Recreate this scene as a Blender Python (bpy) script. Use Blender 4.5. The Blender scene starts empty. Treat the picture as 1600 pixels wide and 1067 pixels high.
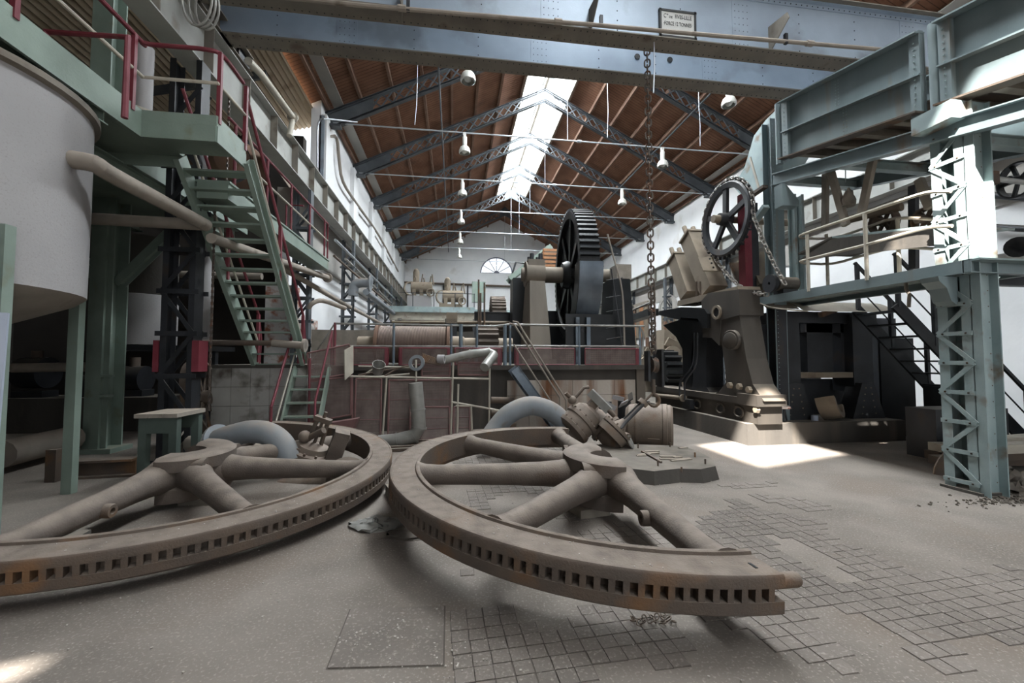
import bpy, bmesh, math, random
from mathutils import Matrix, Vector, Euler
random.seed(7)
SC = bpy.context.scene
COL = SC.collection
PI = math.pi
V = Vector

# ---------------------------------------------------------------- camera
F, CX, CY, EYE = 645.0, 800.0, 533.5, 1.6
YAW = math.atan2(90.0, F)
PIT = math.atan2(28.5 * math.cos(YAW), F)
cd = bpy.data.cameras.new('camera')
cam = bpy.data.objects.new('camera', cd)
COL.objects.link(cam)
cd.sensor_width = 36.0
cd.lens = 36.0 * F / 1600.0
cd.clip_start, cd.clip_end = 0.05, 300
cam.location = (0, 0, EYE)
cam.rotation_euler = (PI / 2 + PIT, 0, -YAW)
SC.camera = cam
FWD = V((math.sin(YAW) * math.cos(PIT), math.cos(YAW) * math.cos(PIT), math.sin(PIT)))
RGT = V((math.cos(YAW), -math.sin(YAW), 0))
UPV = RGT.cross(FWD)
C0 = V((0, 0, EYE))
def ray(x, y): return FWD * F + RGT * (x - CX) - UPV * (y - CY)
def PX(x, y, X): d = ray(x, y); return C0 + d * (X / d.x)          # point of a photo pixel on a plane x = X
def PY(x, y, Y): d = ray(x, y); return C0 + d * (Y / d.y)
def PZ(x, y, Z=0.0): d = ray(x, y); return C0 + d * ((Z - EYE) / d.z)

# ---------------------------------------------------------------- world, sun, daylight, exposure
SC.view_settings.view_transform = 'Standard'
SC.view_settings.look = 'None'
SC.view_settings.exposure = 0.0
SC.view_settings.gamma = 1.0
SC.view_settings.use_curve_mapping = False
w = bpy.data.worlds.new('World'); SC.world = w
w.use_nodes = True
bg = w.node_tree.nodes['Background']
bg.inputs[0].default_value = (0.86, 0.93, 1.0, 1)
bg.inputs[1].default_value = 1.6
SUN_D = V((7.0, 8.0, -10.0)).normalized()
def add_light(name, kind, energy, color=(1, 1, 1)):
    l = bpy.data.lights.new(name, kind); l.energy = energy; l.color = color
    o = bpy.data.objects.new(name, l); COL.objects.link(o); return o
sun = add_light('sun', 'SUN', 42.0, (1.0, 0.95, 0.88))
sun.data.angle = math.radians(0.8)
sun.rotation_euler = SUN_D.to_track_quat('-Z', 'Y').to_euler()
RX, RZ, SLOPE = 3.9, 13.6, 0.494                                    # ridge of the trusses
XL, XR, YB, YF = -4.2, 12.0, -9.0, 35.4                             # hall inner faces
SKY_W, SKY_END = 1.05, 28.4
HOLES = ((-2.85, -1.3, -2.8, -1.15), (-0.2, 1.1, -3.25, -1.85))     # unseen roof gaps, added where the sun patches need them
def area(name, loc, direction, sx, sy, energy, color=(0.89, 0.955, 1.0), yaxis='Y'):
    o = add_light(name, 'AREA', energy, color)
    o.data.shape = 'RECTANGLE'; o.data.size = sx; o.data.size_y = sy
    o.location = loc; o.rotation_euler = V(direction).to_track_quat('-Z', yaxis).to_euler(); return o
for sgn in (-1, 1):                                                 # daylight leaving the frosted skylight panes
    for a, b, e_ in ((YB, 4.0, 30.0), (4.0, SKY_END, 155.0)):      # near lamps set weaker so the foreground stays dim
        o = area('skylight_daylight', (RX + sgn * SKY_W / 2, (a + b) / 2, RZ + 0.17 - SLOPE * SKY_W / 2), (-sgn * SLOPE, 0, -1), 1, 1, 1)
        ang = math.atan(SLOPE) * sgn
        o.rotation_euler = Euler((0, ang, 0)); o.data.size = SKY_W * 1.07; o.data.size_y = b - a
        o.data.energy = e_ * (b - a)
area('unseen_fill_light', (4.0, YB - 0.3, 3.2), (0, 1, 0), 9.0, 5.0, 170.0, (1.0, 0.98, 0.95))  # added fill lamp behind the camera, lifting the faces turned towards it

# ---------------------------------------------------------------- mesh helpers
class MB:
    def __init__(s): s.v = []; s.f = []
    def add(s, vs, fs):
        o = len(s.v); s.v += [tuple(p) for p in vs]; s.f += [tuple(i + o for i in f) for f in fs]; return s
    def box(s, c, d, M=None):
        hx, hy, hz = d[0] / 2, d[1] / 2, d[2] / 2
        p = [V((x, y, z)) for x in (-hx, hx) for y in (-hy, hy) for z in (-hz, hz)]
        if M is not None: p = [M @ q for q in p]
        c = V(c)
        return s.add([q + c for q in p], [(0, 1, 3, 2), (4, 6, 7, 5), (0, 4, 5, 1), (2, 3, 7, 6), (0, 2, 6, 4), (1, 5, 7, 3)])
    def span(s, x0, x1, y0, y1, z0, z1):
        return s.box(((x0 + x1) / 2, (y0 + y1) / 2, (z0 + z1) / 2), (abs(x1 - x0), abs(y1 - y0), abs(z1 - z0)))
    def beam(s, a, b, w, h, up=(0, 0, 1)):
        a, b = V(a), V(b); y = (b - a); L = y.length; y = y / L
        x = y.cross(V(up)); x = x.normalized() if x.length > 1e-5 else V((1, 0, 0))
        z = x.cross(y)
        M = Matrix((x, y, z)).transposed()
        return s.box((a + b) / 2, (w, L, h), M)
    def section(s, poly, a, b, up=(0, 0, 1)):                        # sweep a 2D section (x side, y up) from a to b
        a, b = V(a), V(b); y = (b - a).normalized(); x = y.cross(V(up)).normalized(); z = x.cross(y)
        n = len(poly)
        vs = [a + x * p[0] + z * p[1] for p in poly] + [b + x * p[0] + z * p[1] for p in poly]
        fs = [(i, (i + 1) % n, n + (i + 1) % n, n + i) for i in range(n)] + [tuple(range(n))[::-1], tuple(range(n, 2 * n))]
        return s.add(vs, fs)
    def ibeam(s, a, b, w, h, t=0.02, up=(0, 0, 1)):
        W, H = w / 2, h / 2
        return s.section([(-W, -H), (W, -H), (W, -H + t), (t / 2, -H + t), (t / 2, H - t), (W, H - t), (W, H), (-W, H), (-W, H - t), (-t / 2, H - t), (-t / 2, -H + t), (-W, -H + t)], a, b, up)
    def chan(s, a, b, w, h, t=0.015, up=(0, 0, 1), side=1):
        H = h / 2; W = w * side; T = t * side
        return s.section([(0, -H), (W, -H), (W, -H + t), (T, -H + t), (T, H - t), (W, H - t), (W, H), (0, H)], a, b, up)
    def angle(s, a, b, w, h, t=0.012, up=(0, 0, 1), side=1):
        return s.section([(0, 0), (w * side, 0), (w * side, t), (t * side, t), (t * side, h), (0, h)], a, b, up)
    def tube(s, pts, r, n=10, cap=True, closed=False):
        pts = [V(p) for p in pts]; m = len(pts)
        rs = r if isinstance(r, (list, tuple)) else [r] * m
        rings = []; nx = None
        for i, p in enumerate(pts):
            if closed: t = (pts[(i + 1) % m] - pts[i - 1])
            else: t = (pts[min(i + 1, m - 1)] - pts[max(i - 1, 0)])
            t = t.normalized() if t.length > 1e-9 else V((0, 0, 1))
            if nx is None:
                nx = t.orthogonal().normalized()
            else:
                nx = (nx - t * nx.dot(t)); nx = nx.normalized() if nx.length > 1e-6 else t.orthogonal().normalized()
            ny = t.cross(nx)
            rings.append([p + (nx * math.cos(2 * PI * k / n) + ny * math.sin(2 * PI * k / n)) * rs[i] for k in range(n)])
        vs = [q for R in rings for q in R]; fs = []
        for i in range(m if closed else m - 1):
            j = (i + 1) % m
            for k in range(n): fs.append((i * n + k, i * n + (k + 1) % n, j * n + (k + 1) % n, j * n + k))
        if cap and not closed: fs += [tuple(range(n))[::-1], tuple(range((m - 1) * n, m * n))]
        return s.add(vs, fs)
    def lathe(s, prof, n=24, M=None, a0=0.0, a1=2 * PI, loop=False):  # revolve (r, z) about local z; loop = closed section
        full = abs(a1 - a0) > 2 * PI - 1e-4
        m = len(prof); cnt = n if full else n + 1
        vs = []
        for i in range(cnt):
            a = a0 + (a1 - a0) * i / n
            for r, z in prof:
                p = V((r * math.cos(a), r * math.sin(a), z)); vs.append(M @ p if M is not None else p)
        fs = []
        for i in range(n):
            j = (i + 1) % cnt
            for k in range(m if loop else m - 1):
                l = (k + 1) % m
                fs.append((i * m + k, j * m + k, j * m + l, i * m + l))
        if not full and loop: fs += [tuple(range(m)), tuple(range((cnt - 1) * m, cnt * m))[::-1]]
        return s.add(vs, fs)
    def disc(s, r, h, n=24, M=None, r2=None):                         # solid cylinder or cone along local z
        r2 = r if r2 is None else r2
        return s.lathe([(0.0001, 0), (r, 0), (r2, h), (0.0001, h)], n, M)
    def prism(s, poly, d, M):                                         # polygon in local xy, extruded along local z
        n = len(poly)
        vs = [M @ V((p[0], p[1], 0)) for p in poly] + [M @ V((p[0], p[1], d)) for p in poly]
        fs = [(i, (i + 1) % n, n + (i + 1) % n, n + i) for i in range(n)] + [tuple(range(n))[::-1], tuple(range(n, 2 * n))]
        return s.add(vs, fs)
    def quad(s, a, b, c, d, t=0.01):                                  # a thin plate through four points
        a, b, c, d = V(a), V(b), V(c), V(d); nn = (b - a).cross(d - a).normalized() * t
        return s.add([a, b, c, d, a + nn, b + nn, c + nn, d + nn], [(0, 3, 2, 1), (4, 5, 6, 7), (0, 1, 5, 4), (1, 2, 6, 5), (2, 3, 7, 6), (3, 0, 4, 7)])
    def ball(s, c, r, n=12):
        k = max(4, n // 2)
        return s.lathe([(max(1e-4, r * math.sin(PI * i / k)), -r * math.cos(PI * i / k)) for i in range(k + 1)], n, Matrix.Translation(V(c)))
    def rivet(s, c, nrm, r=0.012):
        nn = V(nrm).normalized(); x = nn.orthogonal().normalized(); y = nn.cross(x); c = V(c)
        b = [c + (x * math.cos(a) + y * math.sin(a)) * r for a in (0, PI / 2, PI, 1.5 * PI)]
        t = [c + (x * math.cos(a) + y * math.sin(a)) * r * .6 + nn * r * .7 for a in (0, PI / 2, PI, 1.5 * PI)]
        return s.add(b + t, [(4, 5, 6, 7)] + [(i, (i + 1) % 4, 4 + (i + 1) % 4, 4 + i) for i in range(4)])
    def mesh(s, name, mat, smooth=True):
        me = bpy.data.meshes.new(name); me.from_pydata(s.v, [], s.f)
        bm = bmesh.new(); bm.from_mesh(me)
        bmesh.ops.recalc_face_normals(bm, faces=bm.faces)
        for f in bm.faces: f.smooth = smooth
        if smooth:
            for e in bm.edges:
                if len(e.link_faces) == 2:
                    try:
                        if e.calc_face_angle() > 0.65: e.smooth = False
                    except ValueError: pass
        bm.to_mesh(me); bm.free()
        if mat is not None: me.materials.append(mat)
        return me
    def build(s, name, mat, parent=None, smooth=True):
        return place(s.mesh(name, mat, smooth), name, parent)

WM = {}
def place(me, name, parent=None, M=None):                             # link a mesh; M is its world matrix
    o = bpy.data.objects.new(name, me); COL.objects.link(o)
    M = M if M is not None else Matrix.Identity(4)
    o.matrix_basis = M
    if parent is not None:
        o.parent = parent; o.matrix_parent_inverse = WM[parent].inverted()
    WM[o] = M
    return o
def tag(o, label, cat, group=None):
    o['label'] = label; o['category'] = cat
    if group: o['group'] = group
    return o
def thing(name, label, cat, loc=(0, 0, 0), group=None):
    o = bpy.data.objects.new(name, None); COL.objects.link(o); o.empty_display_size = 0.1
    o.location = loc; WM[o] = Matrix.Translation(V(loc)); return tag(o, label, cat, group)
def struct(o): o['kind'] = 'structure'; return o
def stuff(o): o['kind'] = 'stuff'; return o
def frame(o, x, y):                                                   # matrix with origin o, local x and y directions
    x = V(x).normalized(); y = V(y); z = x.cross(y).normalized(); y = z.cross(x)
    M = Matrix((x, y, z)).transposed().to_4x4(); M.translation = V(o); return M
def along(o, d, up=(0, 0, 1)):                                        # local z along d
    z = V(d).normalized(); x = V(up).cross(z); x = x.normalized() if x.length > 1e-4 else V((1, 0, 0))
    M = Matrix((x, z.cross(x), z)).transposed().to_4x4(); M.translation = V(o); return M
def arc(c, r, a0, a1, n, ux, uy):
    return [V(c) + V(ux) * (r * math.cos(a0 + (a1 - a0) * i / n)) + V(uy) * (r * math.sin(a0 + (a1 - a0) * i / n)) for i in range(n + 1)]

# ---------------------------------------------------------------- materials
def lin(h):
    c = [int(h[i:i + 2], 16) / 255 for i in (0, 2, 4)]
    return tuple((x / 12.92 if x <= 0.04045 else ((x + 0.055) / 1.055) ** 2.4) for x in c) + (1,)
def mat(name, c1, c2=None, scale=3.0, rough=0.75, metal=0.0, patch=None, pscale=2.0, pamt=0.45, dust=None, damt=0.7, bump=0.15, bscale=40.0, streak=False, fine=None):
    m = bpy.data.materials.new(name); m.use_nodes = True
    nt = m.node_tree; N = nt.nodes; L = nt.links
    b = N['Principled BSDF']; b.inputs['Roughness'].default_value = rough; b.inputs['Metallic'].default_value = metal
    tc = N.new('ShaderNodeTexCoord'); geo = N.new('ShaderNodeNewGeometry')
    src = geo.outputs['Position']
    if streak:
        mp = N.new('ShaderNodeMapping'); mp.inputs['Scale'].default_value = (1, 1, 0.12); L.new(src, mp.inputs[0]); src2 = mp.outputs[0]
    else: src2 = src
    def noise(sc, det, s):
        n = N.new('ShaderNodeTexNoise'); n.inputs['Scale'].default_value = sc; n.inputs['Detail'].default_value = det; L.new(s, n.inputs['Vector']); return n.outputs['Fac']
    def ramp(f, a, b_):
        r = N.new('ShaderNodeMapRange'); r.inputs[1].default_value = a; r.inputs[2].default_value = b_; L.new(f, r.inputs[0]); return r.outputs[0]
    def mix(f, A, B):
        x = N.new('ShaderNodeMix'); x.data_type = 'RGBA'
        L.new(f, x.inputs[0])
        for s_, val in ((6, A), (7, B)):
            if isinstance(val, tuple): x.inputs[s_].default_value = val
            else: L.new(val, x.inputs[s_])
        return x.outputs[2]
    cur = lin(c1)
    if c2: cur = mix(ramp(noise(scale, 6, src2), 0.35, 0.65), lin(c1), lin(c2))
    if patch: cur = mix(ramp(noise(pscale, 8, src2), 1 - pamt, 1 - pamt + 0.12), cur, lin(patch))
    if fine: cur = mix(ramp(noise(60, 3, src), 0.55, 0.75), cur, lin(fine))
    if dust:
        sp = N.new('ShaderNodeSeparateXYZ'); L.new(geo.outputs['Normal'], sp.inputs[0])
        k = ramp(sp.outputs[2], 0.25, 0.95)
        mm = N.new('ShaderNodeMath'); mm.operation = 'MULTIPLY'; L.new(k, mm.inputs[0])
        n2 = ramp(noise(scale * 2, 5, src), 0.1, 0.6)
        mq = N.new('ShaderNodeMath'); mq.operation = 'MULTIPLY'; L.new(n2, mq.inputs[0]); mq.inputs[1].default_value = damt
        L.new(mq.outputs[0], mm.inputs[1]); cur = mix(mm.outputs[0], cur, lin(dust))
    if isinstance(cur, tuple): b.inputs['Base Color'].default_value = cur
    else: L.new(cur, b.inputs['Base Color'])
    if bump:
        bp = N.new('ShaderNodeBump'); bp.inputs['Strength'].default_value = bump; bp.inputs['Distance'].default_value = 0.01
        L.new(noise(bscale, 4, src), bp.inputs['Height']); L.new(bp.outputs[0], b.inputs['Normal'])
    return m
DUST = '7f746a'
M = dict(
    concrete=mat('concrete', '665f58', '7e766e', 1.2, 0.9, patch='70665d', pscale=0.7, pamt=0.5, bump=0.3, bscale=25, fine='968f86'),
    tile=mat('floor_tile', '625b55', '7a726b', 0.9, 0.9, patch='6d645c', pscale=5, pamt=0.4, bump=0.25, fine='918a82'),
    white_wall=mat('white_wall', 'cfd1d3', 'dfe0e1', 0.5, 0.9, patch='bdbab6', pscale=0.6, pamt=0.38, bump=0.3, bscale=8),
    cracked_wall=mat('peeling_wall', 'a9a9aa', 'c2c0bc', 2.0, 0.9, patch='8d5a45', pscale=4, pamt=0.5, bump=0.6, bscale=14),
    grey_band=mat('grey_render', '8b8a86', '9d9994', 1.0, 0.9, bump=0.2),
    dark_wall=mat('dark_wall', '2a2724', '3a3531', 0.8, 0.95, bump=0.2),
    wood_rafter=mat('rafter_wood', '63493a', '755b4b', 4, 0.85),
    iron=mat('dusty_iron', '524a44', '655b53', 3, 0.8, 0.1, patch='584a3f', pscale=1.6, pamt=0.42, dust=DUST, damt=0.95, bump=0.35, bscale=60),
    rust_iron=mat('rusty_iron', '524942', '5b4e43', 4, 0.85, 0.1, patch='6e5239', pscale=2.2, pamt=0.44, dust=DUST, damt=0.9, bump=0.4, bscale=70),
    valve=mat('valve_iron', '635a51', '72665b', 4, 0.7, 0.2, patch='6b5645', pscale=3, pamt=0.4, dust='94857a', damt=0.7, bump=0.25),
    pipe_blue=mat('grey_blue_pipe', '6e7479', '7b8085', 3, 0.75, 0.05, patch='6b6259', pscale=4, pamt=0.36, dust='857b71', damt=0.95),
    galv=mat('galvanised_sheet', '7d7c78', '8f8e89', 5, 0.5, 0.3, patch='6f685f', pscale=3, pamt=0.4),
    crane=mat('crane_paint', '8d9aa8', '9dabb9', 1.2, 0.45, 0.25, patch='7e8790', pscale=1.0, pamt=0.42, bump=0.08),
    crane_dark=mat('crane_underside', '6a655e', '7a746a', 2, 0.8, 0.1, patch='5c5349', pscale=2, pamt=0.4),
    teal=mat('teal_paint', '6a787c', '7a888b', 2, 0.5, 0.2, patch='7a6a5c', pscale=2.4, pamt=0.36, streak=True, bump=0.12),
    teal_worn=mat('worn_teal_paint', '7d8f90', '94a3a4', 2, 0.6, 0.15, patch='75685a', pscale=3, pamt=0.42, dust='8f857a', damt=0.7),
    green=mat('green_paint', '717f76', '7f8e84', 2, 0.55, 0.1, patch='6d6f5c', pscale=2.6, pamt=0.36, dust='8a8876', damt=0.6),
    dark_green=mat('dark_green_paint', '39443f', '47524c', 3, 0.6, 0.1, dust='8b7f72', damt=0.9),
    red=mat('red_paint', '62222c', '70303a', 3, 0.5, 0.05, patch='6d4a45', pscale=5, pamt=0.35),
    beige=mat('beige_paint', '9d978b', 'afa99c', 3, 0.6, 0.1, patch='857b6f', pscale=4, pamt=0.4),
    truss=mat('truss_paint', '45494d', '565b60', 2, 0.6, 0.2, dust='6d6a66', damt=0.5),
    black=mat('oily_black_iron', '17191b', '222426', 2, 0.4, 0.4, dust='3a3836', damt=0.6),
    gear_blue=mat('gear_guard', '4d565f', '66717c', 1.6, 0.35, 0.4, patch='2b2c2e', pscale=1.8, pamt=0.48),
    pedestal=mat('pedestal_iron', '5b544c', '6a6258', 2, 0.85, 0.05, patch='4d453d', pscale=1.5, pamt=0.4, dust='8f8272', damt=0.6, streak=True),
    housing=mat('mill_housing_iron', '37332f', '4a453f', 1.6, 0.6, 0.25, patch='645a4e', pscale=1.1, pamt=0.38, dust='857a6d', damt=0.8, streak=True),
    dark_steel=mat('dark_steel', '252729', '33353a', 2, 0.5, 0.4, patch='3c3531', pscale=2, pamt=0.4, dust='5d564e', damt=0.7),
    tan_iron=mat('tan_dusted_iron', '6f6558', '7e7364', 2, 0.8, 0.1, patch='625548', pscale=2, pamt=0.42, dust='988a79', damt=0.8),
    lamp=mat('lamp_white', 'c9c9c2', 'd8d8d2', 4, 0.35, 0.3),
    zinc=mat('zinc_rod', 'a6acb2', 'b5babf', 4, 0.4, 0.5),
    tank=mat('white_tank_paint', '8a8889', '989696', 0.8, 0.6, 0.1, patch='7b7877', pscale=1.0, pamt=0.35, fine='8a8686'),
    panel=mat('pale_blue_panel', '9aa3b3', 'a4adbc', 0.7, 0.5, 0.0),
    roller=mat('mill_roller_iron', '5c4d46', '6a594f', 3, 0.65, 0.2, patch='4f423b', pscale=3, pamt=0.4, dust='8d7c6d', damt=0.6),
    roller_edge=mat('roller_flange_rust', '735847', '6a5347', 3, 0.75, 0.2),
    plaster=mat('stained_plaster', '958d83', 'b3aaa0', 1.5, 0.9, patch='6f4a30', pscale=1.3, pamt=0.45, streak=True, bump=0.5, bscale=15),
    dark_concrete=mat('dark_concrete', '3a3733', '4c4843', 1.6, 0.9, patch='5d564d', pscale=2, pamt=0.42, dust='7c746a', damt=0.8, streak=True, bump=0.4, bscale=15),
    mesh_red=mat('red_mesh_frame', '684a49', '745654', 4, 0.7, 0.1, patch='6d5c55', pscale=4, pamt=0.45),
    cream_pipe=mat('lagged_pipe', '7d756c', '8d857b', 3, 0.85, 0.0, patch='685e54', pscale=3, pamt=0.4, dust='9c8f83', damt=0.6),
    corr=mat('corrugated_sheet', '9a8a74', 'a89a86', 1.2, 0.8, 0.0, patch='7b6a58', pscale=1.5, pamt=0.42),
    wood_crate=mat('crate_wood', '8d5f41', 'a0734f', 5, 0.85),
    timber=mat('weathered_timber', '766f65', '878076', 5, 0.9, dust='9b8e80', damt=0.7),
    chain=mat('chain_iron', '4d4641', '645a52', 8, 0.55, 0.4, patch='6b4a38', pscale=9, pamt=0.45),
    rubble=mat('rubble', '4d4741', '6b645c', 6, 0.95, bump=0.6),
    runway=mat('runway_paint', '92938f', 'a2a39f', 1.5, 0.7, 0.1, patch='7f7a72', pscale=2, pamt=0.4),
    paper=mat('sign_enamel', 'a9aaa8', 'b4b5b2', 3, 0.4),
    ink=mat('sign_ink', '16181a', None, 3, 0.5),
    plank=mat('stair_black', '16191c', '23272b', 3, 0.5, 0.3),
)
# ================================================================ SETTING
def wave_mat(name, c1, c2, axis, wscale, rough=0.85, bump=0.5, dark='241610', patch=None):
    m = mat(name, c1, c2, 1.5, rough, patch=patch, pscale=0.8, pamt=0.4, bump=0)
    N = m.node_tree.nodes; L = m.node_tree.links; b = N['Principled BSDF']
    geo = N.new('ShaderNodeNewGeometry')
    wv = N.new('ShaderNodeTexWave'); wv.wave_type = 'BANDS'; wv.bands_direction = axis; wv.wave_profile = 'SAW'
    wv.inputs['Scale'].default_value = wscale; wv.inputs['Distortion'].default_value = 0.25; wv.inputs['Detail'].default_value = 1
    L.new(geo.outputs['Position'], wv.inputs[0])
    r = N.new('ShaderNodeMapRange'); r.inputs[1].default_value = 0.0; r.inputs[2].default_value = 0.16; L.new(wv.outputs['Fac'], r.inputs[0])
    old = b.inputs['Base Color'].links[0].from_socket
    x = N.new('ShaderNodeMix'); x.data_type = 'RGBA'; L.new(r.outputs[0], x.inputs[0]); x.inputs[6].default_value = lin(dark); L.new(old, x.inputs[7])
    L.new(x.outputs[2], b.inputs['Base Color'])
    bp = N.new('ShaderNodeBump'); bp.inputs['Strength'].default_value = bump; bp.inputs['Distance'].default_value = 0.02
    L.new(r.outputs[0], bp.inputs['Height']); L.new(bp.outputs[0], b.inputs['Normal'])
    return m
M['roof_boards'] = wave_mat('roof_boards', '6d4935', '805b45', 'Y', 2.3, patch='5c4031')
def pane_mat(name, transp):
    m = bpy.data.materials.new(name); m.use_nodes = True; nt = m.node_tree; N = nt.nodes; L = nt.links
    out = N['Material Output']; N.remove(N['Principled BSDF'])
    t = N.new('ShaderNodeBsdfTransparent'); g = N.new('ShaderNodeBsdfGlossy'); g.inputs['Roughness'].default_value = 0.1
    d = N.new('ShaderNodeBsdfTranslucent'); d.inputs[0].default_value = (0.9, 0.93, 0.95, 1)
    x = N.new('ShaderNodeMixShader'); x.inputs[0].default_value = 0.08; L.new(d.outputs[0], x.inputs[1]); L.new(g.outputs[0], x.inputs[2])
    y = N.new('ShaderNodeMixShader'); y.inputs[0].default_value = transp; L.new(x.outputs[0], y.inputs[1]); L.new(t.outputs[0], y.inputs[2])
    L.new(y.outputs[0], out.inputs[0]); return m
M['frosted'] = pane_mat('frosted_glass', 0.0)
M['glass'] = pane_mat('dusty_glass', 0.75)

# ---- floor with its tiles and hatch
floor = struct(MB().span(-13.2, XR + 0.3, YB - 3, YF + 0.3, -0.25, 0.0).build('floor', M['concrete'], smooth=False))
TP = 0.102
tile_me = MB().box((0, 0, 0.0), (0.0955, 0.0955, 0.012)).mesh('floor_tile', M['tile'], False)
tiles = []
from mathutils import noise as mnoise
ta = math.radians(3.0); tca, tsa = math.cos(ta), math.sin(ta)
for i in range(-12, 75):
    for j in range(-3, 60):
        lx, ly = i * TP + random.uniform(-.003, .003), j * TP + random.uniform(-.003, .003)
        x, y = lx * tca - ly * tsa, 1.35 + lx * tsa + ly * tca
        if x < -0.28 + 0.1 * mnoise.noise((0, y * 3, 1)) - max(0, (y - 2.6)) * 0.35: continue
        n = mnoise.noise((x * 0.55, y * 0.55, 3.3)) + 0.45 * mnoise.noise((x * 2.3, y * 2.3, 7.1))
        lim = 0.16 if y < 2.7 else (0.06 if x < 1.9 else -0.16)
        if n > lim or (x > 2.3 and y > 5.0) or x > 5.2: continue
        if y < 1.45 and x > 2.2: continue
        v_ = V((x, y, 0)) - C0; px_, py_ = CX + F * v_.dot(RGT) / v_.dot(FWD), CY - F * v_.dot(UPV) / v_.dot(FWD)
        if px_ < 712 + 12 * mnoise.noise((0, y * 4, 5)): continue
        tiles.append((math.hypot(x, y), x, y))
tiles.sort()
bed = MB(); rest = MB()
def in_view(x, y):
    v = V((x, y, 0)) - C0; dz = v.dot(FWD)
    if dz < 0.2: return False
    px, py = CX + F * v.dot(RGT) / dz, CY - F * v.dot(UPV) / dz
    return -20 < px < 1620 and py < 1085
n_single = 0
for d, x, y in tiles:
    bed.span(x - .052, x + .052, y - .052, y + .052, 0.0, 0.0008)
    MT = Matrix.Translation((x, y, -0.0028 + random.uniform(0, .0025))) @ Matrix.Rotation(ta + random.uniform(-.03, .03), 4, 'Z') @ Matrix.Rotation(random.uniform(-.008, .008), 4, 'X') @ Matrix.Rotation(random.uniform(-.008, .008), 4, 'Y')
    if n_single < 298 and in_view(x, y):
        place(tile_me, 'floor_tile', floor, MT); n_single += 1
    else:
        p = [MT @ V((sx * .0482, sy * .0482, sz)) for sx in (-1, 1) for sy in (-1, 1) for sz in (-.004, .006)]
        rest.add(p, [(0, 1, 3, 2), (4, 6, 7, 5), (0, 4, 5, 1), (2, 3, 7, 6), (1, 5, 7, 3)])
M['grout'] = mat('dark_grout', '4a443e', '544e47', 6, 0.95)
bed.build('tile_bed', M['grout'], floor, False)
stuff(rest.build('distant_floor_tiles', M['tile'], floor, False))
h = [PZ(*p) for p in ((512, 1045), (692, 1040), (694, 948), (548, 953))]
g = MB(); g.add([V((p.x, p.y, -0.01)) for p in h] + [V((p.x, p.y, 0.007)) for p in h], [(4, 5, 6, 7), (0, 1, 5, 4), (1, 2, 6, 5), (2, 3, 7, 6), (3, 0, 4, 7)])
g.build('hatch_cover', M['tile'], floor, False)
g = MB(); c = sum(h, V()) / 4
g.add([V((c.x + (p.x - c.x) * 1.03, c.y + (p.y - c.y) * 1.03, 0.0015)) for p in h], [(0, 1, 2, 3)])
g.build('hatch_joint', M['grout'], floor, False)

# ---- roof
def rz(x, off=0.0): return RZ + off - SLOPE * abs(x - RX)
ceil = struct(bpy.data.objects.new('ceiling', None)); COL.objects.link(ceil); WM[ceil] = Matrix.Identity(4)
UND = 0.20
def slab(g, x0, x1, y0, y1, off=UND, th=0.08):
    g.add([(x0, y0, rz(x0, off)), (x1, y0, rz(x1, off)), (x1, y1, rz(x1, off)), (x0, y1, rz(x0, off)),
           (x0, y0, rz(x0, off + th)), (x1, y0, rz(x1, off + th)), (x1, y1, rz(x1, off + th)), (x0, y1, rz(x0, off + th))],
          [(0, 1, 2, 3), (4, 7, 6, 5), (0, 4, 5, 1), (1, 5, 6, 2), (2, 6, 7, 3), (3, 7, 4, 0)])
ROOF_L, ROOF_R = XL - 0.35, XR + 0.4
g = MB()
hA, hB = HOLES
for x0, x1, y0, y1 in ((ROOF_L, hA[0], YB, YF), (hA[0], hA[1], YB, hA[2]), (hA[0], hA[1], hA[3], YF), (hA[1], hB[0], YB, YF), (hB[0], hB[1], YB, hB[2]), (hB[0], hB[1], hB[3], YF), (hB[1], RX - SKY_W, YB, YF), (RX - SKY_W, RX, SKY_END, YF)):
    slab(g, x0, x1, y0, y1)
g.build('roof_boarding', M['roof_boards'], ceil, False)
g = MB()
slab(g, RX + SKY_W, ROOF_R, YB, YF); slab(g, RX, RX + SKY_W, SKY_END, YF)
g.build('roof_boarding', M['roof_boards'], ceil, False)
for sgn in (-1, 1):
    for k in range(8):
        x = RX + sgn * (SKY_W + 0.05 + k * 0.985)
        inh = any(h0 - .05 < x < h1 + .05 for h0, h1, _, _ in HOLES)
        for ya, yb in (((YB, -3.3), (-1.1, YF)) if inh else ((YB, YF),)):
            g = MB().beam((x, ya, rz(x, 0.11)), (x, yb, rz(x, 0.11)), 0.09, 0.17); g.build('purlin', M['wood_rafter'], ceil, False)
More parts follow.
